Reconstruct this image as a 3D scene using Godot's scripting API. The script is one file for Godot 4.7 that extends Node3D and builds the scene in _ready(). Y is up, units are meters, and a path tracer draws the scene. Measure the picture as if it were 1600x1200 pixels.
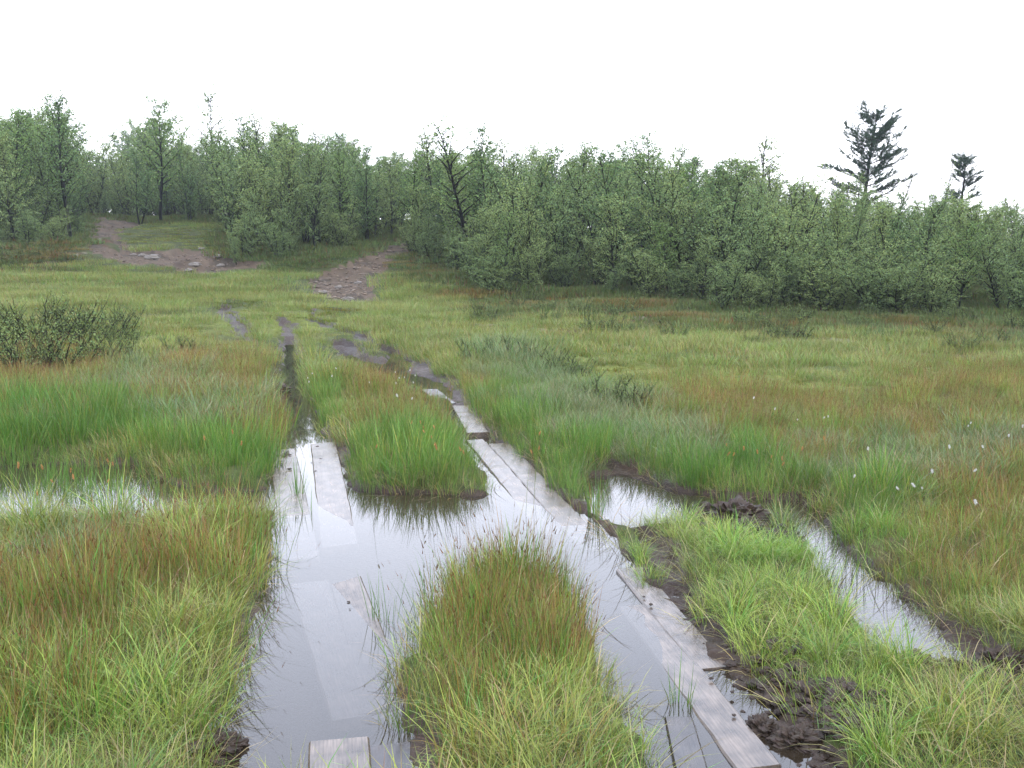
extends Node3D

# ---------------------------------------------------------------- camera model
# The camera stands 1.6 m above the bog water (y = 0) at x = z = 0 and looks along -z, tilted down.
# "d" below is the distance ahead of the camera (d = -z).
const FOC := 1570.0
const EYE := 1.6
const TILT := 0.1361
var TC := cos(TILT)
var TS := sin(TILT)

var rng := RandomNumberGenerator.new()
var noise_a := FastNoiseLite.new()
var noise_b := FastNoiseLite.new()
var noise_c := FastNoiseLite.new()

# ---------------------------------------------------------------- mesh collector
class MB:
	var v := PackedVector3Array()
	var n := PackedVector3Array()
	var c := PackedColorArray()
	var i := PackedInt32Array()
	var smooth := false
	func vert(p: Vector3, col: Color, nor := Vector3.UP) -> int:
		v.append(p)
		c.append(col)
		if smooth:
			n.append(nor)
		return v.size() - 1
	func tri(a: int, b: int, d: int) -> void:
		i.append(a)
		i.append(b)
		i.append(d)
	func commit(m: Material, into: ArrayMesh = null) -> ArrayMesh:
		var am := into if into else ArrayMesh.new()
		if v.size() == 0:
			return am
		var arr := []
		arr.resize(Mesh.ARRAY_MAX)
		arr[Mesh.ARRAY_VERTEX] = v
		arr[Mesh.ARRAY_COLOR] = c
		arr[Mesh.ARRAY_INDEX] = i
		if smooth:
			arr[Mesh.ARRAY_NORMAL] = n
		am.add_surface_from_arrays(Mesh.PRIMITIVE_TRIANGLES, arr)
		am.surface_set_material(am.get_surface_count() - 1, m)
		return am

# ---------------------------------------------------------------- naming helpers
var used := {}
func numbered(called: String) -> String:
	if not used.has(called):
		used[called] = 0
		return called
	used[called] += 1
	return "%s_%03d" % [called, used[called]]

func meta(o: Node, label := "", category := "", group := "", kind := "") -> void:
	if label != "": o.set_meta("label", label)
	if category != "": o.set_meta("category", category)
	if group != "": o.set_meta("group", group)
	if kind != "": o.set_meta("kind", kind)

func top(o: Node3D, called: String) -> Node3D:
	o.name = numbered(called)
	add_child(o, true)
	return o

func mesh_node(m: Mesh) -> MeshInstance3D:
	var o := MeshInstance3D.new()
	o.mesh = m
	o.cast_shadow = GeometryInstance3D.SHADOW_CASTING_SETTING_ON
	return o

func part(parent: Node3D, called: String, m: Mesh) -> MeshInstance3D:
	var o := mesh_node(m)
	o.name = called
	parent.add_child(o, true)
	return o

# ---------------------------------------------------------------- terrain model
const TD := [0.0, 12.0, 18.0, 24.0, 30.0, 34.0, 40.0, 50.0, 80.0, 320.0]
const TL := [0.0, 0.0, 0.10, 0.30, 0.60, 1.45, 2.2, 3.05, 3.6, 4.0]
const TM := [0.0, 0.0, 0.05, 0.20, 0.75, 1.50, 2.1, 2.75, 3.3, 3.6]
const TR := [0.0, 0.0, 0.04, 0.15, 0.40, 0.60, 0.85, 1.2, 1.5, 1.6]

func base_h(x: float, d: float) -> float:
	if d <= 12.0:
		return 0.0
	var k := 1
	while k < TD.size() - 1 and TD[k + 1] < d:
		k += 1
	var t: float = clampf((d - TD[k]) / (TD[k + 1] - TD[k]), 0.0, 1.0)
	t = lerpf(t, t * t * (3.0 - 2.0 * t), 0.35)
	var u := x / d
	var a: float = lerpf(TL[k], TL[k + 1], t)
	var b: float = lerpf(TM[k], TM[k + 1], t)
	var c: float = lerpf(TR[k], TR[k + 1], t)
	if u < -0.12:
		return lerpf(b, a, clampf((-0.12 - u) / 0.38, 0.0, 1.0))
	return lerpf(b, c, clampf((u + 0.12) / 0.62, 0.0, 1.0))

# a direction through a point of the photograph, scaled so that it goes 1 m ahead
func ray(px: float, py: float) -> Vector3:
	var cx := (px - 800.0) / FOC
	var cy := -(py - 600.0) / FOC
	var dep := TC + cy * TS
	return Vector3(cx / dep, (cy * TC - TS) / dep, -1.0)

# where that direction meets the ground (raised by "lift")
func hit(px: float, py: float, lift := 0.0) -> Vector3:
	var r := ray(px, py)
	var lo := 1.5
	var hi := 90.0
	var d := lo
	while d < hi:
		if EYE + r.y * d < base_h(r.x * d, d) + lift:
			break
		d *= 1.06
	lo = d / 1.06
	hi = d
	for i in 14:
		var m := (lo + hi) * 0.5
		if EYE + r.y * m < base_h(r.x * m, m) + lift:
			hi = m
		else:
			lo = m
	return Vector3(r.x * hi, base_h(r.x * hi, hi), -hi)

func pixel(x: float, y: float, d: float) -> Vector2:
	var f := -(y - EYE) * TS + d * TC
	var up := (y - EYE) * TC + d * TS
	return Vector2(800.0 + FOC * x / f, 600.0 - FOC * up / f)

# ---- the pools: a map of the distance to their edge, in metres (positive on land)
const MX0 := -11.0
const MD0 := 1.0
const MS := 0.05
const MW := 460
const MH := 560
var sdf := PackedFloat32Array()

func P(a: Array) -> PackedVector2Array:
	var o := PackedVector2Array()
	for k in range(0, a.size(), 2):
		o.append(Vector2(a[k], a[k + 1]))
	return o

func ground_poly(a: Array) -> PackedVector2Array:
	var o := PackedVector2Array()
	for k in range(0, a.size(), 2):
		var h := hit(a[k], a[k + 1])
		o.append(Vector2(h.x, -h.z))
	return o

var pools := [
	# the rut with the left boards, the pool between and the channel of the right boards
	[452, 640, 472, 622, 492, 640, 505, 672, 524, 712, 545, 764, 600, 772, 680, 770, 745, 776, 772, 772, 740, 724, 716, 684, 700, 640, 716, 640, 742, 668, 772, 692,
	800, 702, 860, 762, 925, 815, 962, 850, 985, 872, 1004, 900, 1060, 955, 1130, 1040, 1190, 1090, 1225, 1135, 1290, 1190, 1420, 1330, 1100, 1420, 1020, 1290, 1010, 1210, 985, 1150, 950, 1085,
	925, 1010, 890, 945, 850, 900, 770, 890, 700, 925, 648, 990, 628, 1060, 636, 1110, 640, 1160, 655, 1250, 330, 1300, 322, 1170, 345, 1100, 372, 1020, 404, 935, 426, 870, 428, 830, 420, 770, 426, 716, 446, 676],
	# the narrow wet rut leading on
	[440, 528, 464, 528, 472, 560, 478, 600, 496, 640, 474, 652, 446, 642, 442, 606, 440, 566],
	# the pool on the other side of the right boards
	[905, 742, 960, 742, 1010, 752, 1060, 768, 1130, 778, 1240, 780, 1262, 790, 1232, 812, 1180, 808, 1120, 818, 1060, 824, 985, 826, 945, 822, 920, 802, 902, 770],
	# the overgrown rut on the right
	[1232, 785, 1275, 785, 1300, 830, 1335, 880, 1385, 915, 1425, 950, 1462, 980, 1500, 1015, 1535, 1050, 1498, 1056, 1440, 1040, 1385, 1010, 1345, 985, 1308, 950, 1290, 905, 1262, 870, 1240, 830],
	# the reedy pool on the left
	[-220, 720, -60, 728, 60, 724, 150, 726, 232, 728, 258, 752, 330, 768, 424, 764, 430, 798, 330, 818, 240, 826, 150, 818, 60, 822, -60, 816, -220, 818],
	# wet ruts further on
	[594, 541, 620, 545, 648, 566, 636, 578, 608, 568],
	[655, 608, 690, 612, 702, 624, 690, 628, 662, 622],
	[556, 556, 600, 563, 642, 581, 692, 600, 712, 624, 690, 624, 640, 601, 586, 586],
	[516, 540, 545, 546, 575, 566, 560, 572, 530, 556],
]
var mud_polys := [
	[960, 842, 990, 850, 1040, 905, 1110, 1000, 1180, 1078, 1225, 1088, 1268, 1130, 1320, 1210, 1400, 1330, 1100, 1330, 1140, 1150, 1060, 1000, 990, 900],
	[1440, 955, 1500, 985, 1560, 1030, 1640, 1060, 1660, 1110, 1560, 1092, 1490, 1062, 1440, 1042, 1380, 1030, 1400, 1010, 1470, 1030],
	[290, 1140, 345, 1140, 420, 1185, 440, 1330, 250, 1330],
	[585, 1135, 640, 1125, 690, 1165, 720, 1330, 470, 1330, 480, 1180],
	[424, 690, 450, 670, 500, 665, 536, 690, 540, 722, 500, 730, 430, 722],
	[395, 850, 430, 850, 440, 940, 400, 1010, 360, 1050, 380, 950],
	[940, 734, 1000, 738, 1060, 766, 1040, 772, 960, 748],
	[1080, 790, 1180, 795, 1240, 850, 1215, 868, 1130, 845, 1080, 822],
	[432, 500, 462, 515, 472, 560, 478, 610, 470, 632, 440, 622, 438, 560],
	[340, 480, 364, 486, 400, 530, 392, 542, 362, 522, 344, 502],
	[512, 536, 560, 548, 620, 562, 690, 592, 716, 625, 700, 632, 640, 608, 570, 578, 520, 550],
	[590, 540, 640, 562, 690, 582, 684, 590, 610, 566],
	[640, 590, 720, 620, 745, 660, 780, 694, 760, 700, 715, 660, 690, 635],
	[486, 496, 540, 522, 600, 542, 590, 546, 520, 526, 478, 504],
	[1190, 520, 1260, 525, 1280, 532, 1200, 532],
]
var path_polys := [
	# the sunken track into the wood
	[606, 378, 650, 376, 644, 388, 618, 404, 600, 425, 580, 450, 592, 478, 540, 478, 486, 470, 478, 440, 515, 425, 560, 410, 588, 394],
	# the gravel track with its two wheel lines
	[140, 344, 190, 344, 222, 352, 190, 360, 178, 372, 205, 388, 260, 396, 330, 398, 390, 410, 420, 424, 330, 426, 250, 420, 180, 412, 140, 396, 130, 366],
]
var path_green := [[188, 358, 236, 350, 350, 362, 380, 388, 330, 392, 250, 390, 205, 384, 184, 372], [152, 372, 172, 374, 190, 392, 172, 394, 154, 384]]
var water_g := []
var mud_p := []
var path_p := []
var green_p := []
var boxes := {}

func in_any(polys: Array, p: Vector2) -> bool:
	for q in polys:
		var b: Rect2 = boxes[q]
		if b.has_point(p) and Geometry2D.is_point_in_polygon(p, q):
			return true
	return false

func prepare_maps() -> void:
	for a in mud_polys: mud_p.append(P(a))
	for a in path_polys: path_p.append(P(a))
	for a in path_green: green_p.append(P(a))
	for q in mud_p + path_p + green_p:
		var r := Rect2(q[0], Vector2.ZERO)
		for p in q: r = r.expand(p)
		boxes[q] = r
	var inside := PackedByteArray()
	inside.resize(MW * MH)
	for a in pools:
		var q := ground_poly(a)
		var r := Rect2(q[0], Vector2.ZERO)
		for p in q: r = r.expand(p)
		for j in range(maxi(0, int((r.position.y - MD0) / MS)), mini(MH, int((r.end.y - MD0) / MS) + 2)):
			for i in range(maxi(0, int((r.position.x - MX0) / MS)), mini(MW, int((r.end.x - MX0) / MS) + 2)):
				var x := MX0 + i * MS
				var d := MD0 + j * MS
				var wob := Vector2(noise_a.get_noise_2d(x * 26.0, d * 26.0), noise_a.get_noise_2d(x * 26.0 + 90.0, d * 26.0)) * (0.035 + 0.004 * d)
				if Geometry2D.is_point_in_polygon(Vector2(x, d) + wob, q):
					inside[j * MW + i] = 1
	var outd := chamfer(inside, 1)
	var ind := chamfer(inside, 0)
	sdf.resize(MW * MH)
	for k in MW * MH:
		sdf[k] = (outd[k] - ind[k]) * MS

func chamfer(m: PackedByteArray, zero_at: int) -> PackedFloat32Array:
	var o := PackedFloat32Array()
	o.resize(MW * MH)
	for k in MW * MH:
		o[k] = 0.0 if m[k] == zero_at else 60.0
	for j in range(1, MH):
		for i in range(1, MW - 1):
			var k := j * MW + i
			var b: float = minf(minf(o[k - 1], o[k - MW]) + 1.0, minf(o[k - MW - 1], o[k - MW + 1]) + 1.414)
			if b < o[k]: o[k] = b
	for j in range(MH - 2, -1, -1):
		for i in range(MW - 2, 0, -1):
			var k := j * MW + i
			var b: float = minf(minf(o[k + 1], o[k + MW]) + 1.0, minf(o[k + MW - 1], o[k + MW + 1]) + 1.414)
			if b < o[k]: o[k] = b
	return o

func shore(x: float, d: float) -> float:
	var fx := (x - MX0) / MS
	var fy := (d - MD0) / MS
	if fx < 1.0 or fy < 1.0 or fx > MW - 3.0 or fy > MH - 3.0:
		return 2.0
	var i := int(fx)
	var j := int(fy)
	var tx := fx - i
	var ty := fy - j
	var k := j * MW + i
	return lerpf(lerpf(sdf[k], sdf[k + 1], tx), lerpf(sdf[k + MW], sdf[k + MW + 1], tx), ty)

# kind of ground: 0 turf, 1 wet peat, 2 gravel track
func cover(x: float, d: float) -> int:
	var p := pixel(x, base_h(x, d), d)
	var amp := clampf(300.0 / d, 6.0, 60.0)
	p += Vector2(noise_a.get_noise_2d(x * 9.0, d * 9.0), noise_a.get_noise_2d(x * 9.0 + 50.0, d * 9.0)) * amp * 0.8
	if d > 18.0:
		if in_any(path_p, p) and not in_any(green_p, p):
			return 2
	if in_any(mud_p, p):
		return 1
	var s := shore(x, d)
	if s < 0.015 + 0.05 * noise_a.get_noise_2d(x * 14.0, d * 14.0):
		return 1
	return 0

# height without the fine relief; used to stand things on
func land(x: float, d: float) -> float:
	var h := base_h(x, d)
	var s := shore(x, d)
	if s > 0.0:
		var t := clampf(s / 0.30, 0.0, 1.0)
		h += 0.010 + 0.055 * t * (2.0 - t)
		h += 0.05 * clampf(s / 0.5, 0.0, 1.0) * (noise_b.get_noise_2d(x * 2.2, d * 2.2) + 0.25)
	else:
		h -= 0.15 * clampf(-s / 0.22, 0.0, 1.0) + 0.004
	if d > 14.0:
		var w := clampf((d - 14.0) / 10.0, 0.0, 1.0)
		h += w * clampf(s, 0.0, 1.0) * 0.16 * noise_b.get_noise_2d(x * 0.55, d * 0.55)
	return h

func full_h(x: float, d: float, k: int) -> float:
	var h := land(x, d)
	if k == 1:
		var f := noise_c.get_noise_2d(x * 7.0, d * 7.0)
		var s := shore(x, d)
		var deep := clampf(1.0 + s / 0.3, 0.25, 1.0)
		if s > 0.0:
			h -= 0.06 * clampf(s / 0.2, 0.0, 1.0)
		h += deep * (0.026 * f + 0.007 * noise_c.get_noise_2d(x * 20.0, d * 20.0))
	elif k == 2:
		h += -0.08 + 0.06 * noise_c.get_noise_2d(x * 2.0, d * 2.0) + 0.03 * noise_c.get_noise_2d(x * 7.0, d * 7.0)
	else:
		h += 0.025 * noise_c.get_noise_2d(x * 5.0, d * 5.0) + 0.012 * noise_c.get_noise_2d(x * 19.0, d * 19.0)
	return h

# ---------------------------------------------------------------- vegetation zones, from the photograph's patches
# [centre x, centre y, half width, half height, tilt in degrees]
var brown_spots := [[350, 615, 95, 75, 0], [330, 880, 110, 60, 0], [200, 930, 150, 70, -15], [40, 985, 120, 90, 0], [90, 1090, 90, 80, 0], [50, 1180, 130, 70, 0], [190, 1040, 80, 50, 0], [60, 610, 110, 50, 0], [770, 940, 90, 60, 0], [830, 1010, 80, 100, 20], [740, 1120, 70, 70, 0],
	[730, 1060, 60, 80, 0], [1180, 668, 190, 42, 5], [1420, 668, 200, 45, 0], [1480, 900, 150, 70, 15], [1570, 800, 120, 60, 0], [690, 650, 90, 34, 0], [210, 640, 90, 30, 0], [1560, 600, 140, 26, 6],
	[560, 610, 60, 30, 0], [1000, 780, 30, 20, 0], [60, 655, 120, 24, 0]]
var lush_spots := [[345, 735, 95, 46, 0], [640, 735, 150, 48, 0], [80, 700, 130, 46, 0], [850, 740, 110, 75, 40], [1150, 752, 110, 28, 0], [470, 760, 20, 30, 0], [1050, 745, 90, 24, 10], [790, 690, 70, 60, 40], [1330, 800, 60, 40, 30], [930, 800, 24, 24, 0], [500, 640, 40, 30, 0]]
var lime_spots := [[1080, 900, 130, 60, 35], [1240, 990, 170, 75, 38], [1420, 1110, 190, 80, 35], [340, 985, 90, 70, -20], [260, 1090, 120, 90, -20], [210, 1180, 110, 60, 0], [800, 1180, 150, 50, 0], [900, 1110, 60, 90, 20], [1530, 1000, 90, 40, 20], [960, 850, 60, 24, 15], [1560, 1180, 120, 60, 0], [300, 860, 60, 30, 0]]
var blue_spots := [[1370, 745, 170, 45, 0], [1540, 735, 120, 50, 0], [120, 870, 130, 34, 0], [950, 690, 150, 60, 25], [860, 640, 110, 60, 30], [250, 640, 120, 50, 0], [1220, 860, 60, 50, 30]]
var moss_spots := [[50, 905, 90, 34, 0], [1130, 590, 250, 26, 3], [250, 525, 90, 30, 0], [1000, 575, 120, 22, 4], [1480, 580, 160, 16, 4], [420, 505, 120, 22, 0], [160, 545, 60, 20, 0], [800, 530, 160, 14, 3]]

func zone(spots: Array, p: Vector2) -> float:
	var best := 0.0
	for s in spots:
		var dx: float = p.x - s[0]
		var dy: float = p.y - s[1]
		if absf(dx) > 2.2 * s[2] + s[3] or absf(dy) > 2.2 * s[3] + s[2]:
			continue
		var a := deg_to_rad(s[4])
		var ex: float = (dx * cos(a) + dy * sin(a)) / s[2]
		var ey: float = (-dx * sin(a) + dy * cos(a)) / s[3]
		var w := clampf(1.5 - (ex * ex + ey * ey), 0.0, 1.0)
		if w > best: best = w
	return best

# the edge where the wood begins: base of the front trees, as points of the photograph
const EDGE := [-400, 392, 0, 386, 60, 385, 112, 380, 134, 348, 210, 343, 345, 348, 358, 402, 480, 406, 520, 398, 590, 384, 640, 392, 700, 424, 770, 458, 900, 460, 1000, 472, 1150, 486, 1300, 488, 1450, 494, 1600, 500, 2000, 504]
const SKY := [-400, 200, 0, 190, 60, 184, 120, 160, 172, 232, 245, 172, 300, 228, 330, 225, 360, 226, 425, 196, 470, 215, 540, 222, 600, 240, 690, 244, 740, 222, 795, 240, 860, 246, 930, 240, 1020, 232, 1080, 262, 1190, 262, 1260, 294, 1350, 312, 1420, 326, 1500, 318, 1560, 326, 1600, 334, 2000, 340]

func along(a: Array, x: float) -> float:
	for k in range(0, a.size() - 2, 2):
		if x <= a[k + 2]:
			return lerpf(a[k + 1], a[k + 3], clampf((x - a[k]) / float(a[k + 2] - a[k]), 0.0, 1.0))
	return a[a.size() - 1]

# ---------------------------------------------------------------- materials
func mat(col: Color, rough: float, spec := 0.5) -> StandardMaterial3D:
	var m := StandardMaterial3D.new()
	m.albedo_color = col
	m.roughness = rough
	m.metallic_specular = spec
	return m

func plant_mat(rough: float, through: float, spec := 0.4) -> StandardMaterial3D:
	var m := mat(Color.WHITE, rough, spec)
	m.vertex_color_use_as_albedo = true
	m.cull_mode = BaseMaterial3D.CULL_DISABLED
	if through > 0.0:
		m.backlight_enabled = true
		m.backlight = Color(through, through, through * 0.7).linear_to_srgb()
	return m

func grain(freq: float, size: int, seed_: int, lo: float, hi: float, octaves := 5, ridge := false) -> NoiseTexture2D:
	var n := FastNoiseLite.new()
	n.seed = seed_
	n.frequency = freq
	n.fractal_octaves = octaves
	n.noise_type = FastNoiseLite.TYPE_SIMPLEX_SMOOTH
	if ridge:
		n.fractal_type = FastNoiseLite.FRACTAL_RIDGED
	var t := NoiseTexture2D.new()
	t.width = size
	t.height = size
	t.seamless = true
	t.noise = n
	var g := Gradient.new()
	g.set_color(0, Color(lo, lo, lo).linear_to_srgb())
	g.set_color(1, Color(hi, hi, hi).linear_to_srgb())
	t.color_ramp = g
	return t

# ---------------------------------------------------------------- blades
func blade(mb: MB, at: Vector3, az: float, length: float, width: float, lean: float, curl: float, col: Color, segs := 3) -> Vector3:
	var out := Vector3(cos(az), 0, sin(az))
	var twist := rng.randf_range(-1.2, 1.2)
	var side := Vector3(-sin(az + twist), 0, cos(az + twist))
	var p := at
	var ang := lean
	var prev := -1
	for k in segs + 1:
		var t := float(k) / segs
		var w := width * (1.0 - 0.25 * t) * 0.5
		if k == segs:
			var tip := mb.vert(p, col)
			mb.tri(prev, tip, prev + 1)
			return p
		var a := mb.vert(p - side * w, col)
		var b := mb.vert(p + side * w, col)
		if prev >= 0:
			mb.tri(prev, a, prev + 1)
			mb.tri(prev + 1, a, b)
		prev = a
		var dirv := out * sin(ang) + Vector3.UP * cos(ang)
		p += dirv * length / segs
		ang += curl / segs
	return p

func jit(c: Color, amount: float) -> Color:
	var k := 1.0 + rng.randf_range(-amount, amount)
	var h := rng.randf_range(-amount, amount) * 0.35
	return Color(maxf(0.0, c.r * k * (1.0 + h)), maxf(0.0, c.g * k), maxf(0.0, c.b * k * (1.0 - h)))

# what: dictionary of length, width, lean, curl, blades, radius, colours (list of [weight, colour, length factor, width factor])
func tuft(w: Dictionary, m: Material) -> ArrayMesh:
	var mb := MB.new()
	var total := 0.0
	for c in w.colors: total += c[0]
	for k in w.blades:
		var pick := rng.randf() * total
		var cc = w.colors[0]
		for c in w.colors:
			pick -= c[0]
			cc = c
			if pick <= 0.0: break
		var a := rng.randf() * TAU
		var r: float = w.radius * sqrt(rng.randf())
		var at := Vector3(cos(a) * r, -0.03, sin(a) * r)
		var az := a + rng.randf_range(-1.3, 1.3)
		var ln: float = w.length * cc[2] * rng.randf_range(0.55, 1.1)
		var tip := blade(mb, at, az, ln, w.width * cc[3] * rng.randf_range(0.7, 1.2), w.lean * rng.randf_range(0.2, 1.4), w.curl * rng.randf_range(0.2, 1.5), jit(cc[1], 0.3), w.get("segs", 3))
		if w.get("heads", 0.0) > 0.0 and rng.randf() < w.heads:
			blade(mb, tip - Vector3(0, 0.012, 0), az, 0.03, 0.0045, 0.5, 0.3, jit(Color(0.10, 0.045, 0.016), 0.3), 1)
	return mb.commit(m)

class Field:
	var mesh: Mesh
	var xf: Array[Transform3D] = []
	var col: Array[Color] = []

func new_field(m: Mesh) -> Field:
	var f := Field.new()
	f.mesh = m
	return f

func plant(f: Field, x: float, y: float, d: float, s: float, sy: float, c: Color) -> void:
	var b := Basis(Vector3.UP, rng.randf() * TAU)
	b = Basis(Vector3(rng.randf_range(-1, 1), 0, rng.randf_range(-1, 1)).normalized(), rng.randf_range(0.0, 0.13)) * b
	f.xf.append(Transform3D(b.scaled_local(Vector3(s, s * sy, s)), Vector3(x, y, -d)))
	f.col.append(c)

func lay(f: Field, called: String, label: String, category: String) -> void:
	if f.xf.is_empty():
		return
	var mm := MultiMesh.new()
	mm.transform_format = MultiMesh.TRANSFORM_3D
	mm.use_colors = true
	mm.mesh = f.mesh
	mm.instance_count = f.xf.size()
	for k in f.xf.size():
		mm.set_instance_transform(k, f.xf[k])
		mm.set_instance_color(k, f.col[k])
	var o := MultiMeshInstance3D.new()
	o.multimesh = mm
	top(o, called)
	meta(o, label, category, "", "stuff")

# ---------------------------------------------------------------- woody plants
func tube(mb: MB, pts: Array, rads: Array, sides: int, c0: Color, c1: Color, spots := false) -> void:
	var first := mb.v.size()
	for k in pts.size():
		var t: Vector3 = (pts[mini(k + 1, pts.size() - 1)] - pts[maxi(k - 1, 0)]).normalized()
		var a := t.cross(Vector3(0.31, 0.2, 0.93)).normalized()
		var b := t.cross(a)
		var col := c0.lerp(c1, float(k) / maxf(1.0, pts.size() - 1.0))
		for s in sides:
			var ang := TAU * s / sides
			var nn := a * cos(ang) + b * sin(ang)
			var cc := col
			if spots and rng.randf() < 0.22:
				cc = Color(0.05, 0.045, 0.04)
			mb.vert(pts[k] + nn * rads[k], cc, nn)
	for k in pts.size() - 1:
		for s in sides:
			var a := first + k * sides + s
			var b := first + k * sides + (s + 1) % sides
			mb.tri(a, b, a + sides)
			mb.tri(b, b + sides, a + sides)

func wander(at: Vector3, dir: Vector3, length: float, n: int, wob: float, upward: float) -> Array:
	var pts := [at]
	var p := at
	var g := dir.normalized()
	for k in n:
		g = (g + Vector3(rng.randf_range(-wob, wob), rng.randf_range(-wob, wob) * 0.6 + upward, rng.randf_range(-wob, wob))).normalized()
		p += g * length / n
		pts.append(p)
	return pts

func taper(n: int, r0: float, r1: float) -> Array:
	var o := []
	for k in n + 1:
		o.append(lerpf(r0, r1, float(k) / n))
	return o

func leaf(mb: MB, p: Vector3, size: float, col: Color) -> void:
	var a := Vector3(rng.randf_range(-1, 1), rng.randf_range(-0.9, 0.5), rng.randf_range(-1, 1)).normalized()
	var b := a.cross(Vector3(rng.randf_range(-1, 1), rng.randf_range(-1, 1), rng.randf_range(-1, 1))).normalized()
	var q0 := mb.vert(p, col)
	mb.vert(p + a * size * 0.5 + b * size * 0.36, col)
	mb.vert(p + a * size, col)
	mb.vert(p + a * size * 0.5 - b * size * 0.36, col)
	mb.tri(q0, q0 + 1, q0 + 2)
	mb.tri(q0, q0 + 2, q0 + 3)

func on_path(pts: Array, t: float) -> Vector3:
	var f := clampf(t, 0.0, 0.999) * (pts.size() - 1)
	var k := int(f)
	return pts[k].lerp(pts[k + 1], f - k)

# a birch 4 m tall: o = {stems, spread, low (share of the stem without branches), leaves (per twig), reach, leaf, tint, bark, wob}
func birch(o: Dictionary) -> Array:
	var wood := MB.new()
	wood.smooth = true
	var green := MB.new()
	var bark: Color = o.bark
	var twigc := Color(0.05, 0.038, 0.03)
	for s in o.stems:
		var az := rng.randf() * TAU
		var lean: float = o.spread * rng.randf_range(0.5, 1.2)
		var hgt: float = 4.0 * (1.0 if s == 0 else rng.randf_range(0.6, 0.92))
		var n := 9
		var stem := wander(Vector3(cos(az), 0, sin(az)) * 0.07 * (0.0 if o.stems == 1 else 1.0) - Vector3(0, 0.12, 0), Vector3(cos(az) * lean, 1, sin(az) * lean), hgt, n, o.wob, 0.10)
		var sc: float = 4.0 / maxf(3.0, (stem[n] as Vector3).y) if s == 0 else 1.0
		for k in stem.size(): stem[k] = Vector3(stem[k].x, stem[k].y * sc, stem[k].z)
		tube(wood, stem, taper(n, 0.052 / sqrt(float(o.stems)) + 0.008, 0.006), 6, bark, bark.lerp(twigc, 0.8), o.get("spots", false))
		var nb: int = o.branches
		for b in nb:
			var t: float = lerpf(o.low, 0.99, (b + rng.randf()) / nb)
			var at := on_path(stem, t)
			var ba := az + b * 2.4 + rng.randf_range(-0.6, 0.6)
			var up: float = lerpf(0.45, 1.5, t) + rng.randf_range(-0.25, 0.3)
			var ln: float = o.reach * (1.15 - t) * rng.randf_range(0.6, 1.15) + 0.22
			ln *= sin(clampf(0.35 + (t - o.low) * 3.0, 0.0, PI / 2))
			var br := wander(at, Vector3(cos(ba), up, sin(ba)), ln, 4, 0.28, 0.05)
			tube(wood, br, taper(4, 0.020 * (1.2 - t) + 0.006, 0.005), 4, bark.lerp(twigc, 0.75), twigc)
			var nt := int(3 + ln * o.twigs)
			for w in nt:
				var ta := on_path(br, lerpf(0.2, 1.0, (w + rng.randf()) / nt))
				var wa := rng.randf() * TAU
				var tw := wander(ta, Vector3(cos(wa), rng.randf_range(-0.3, 0.9), sin(wa)), rng.randf_range(0.16, 0.42), 2, 0.3, 0.0)
				tube(wood, tw, [0.005, 0.004, 0.002], 3, twigc, twigc)
				for l in o.leaves:
					var lp := on_path(tw, rng.randf_range(0.1, 1.0)) + Vector3(rng.randf_range(-1, 1), rng.randf_range(-1, 1), rng.randf_range(-1, 1)) * 0.05
					leaf(green, lp, o.leaf * rng.randf_range(0.7, 1.25), jit(o.tint, 0.35))
	return [wood, green]

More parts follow.
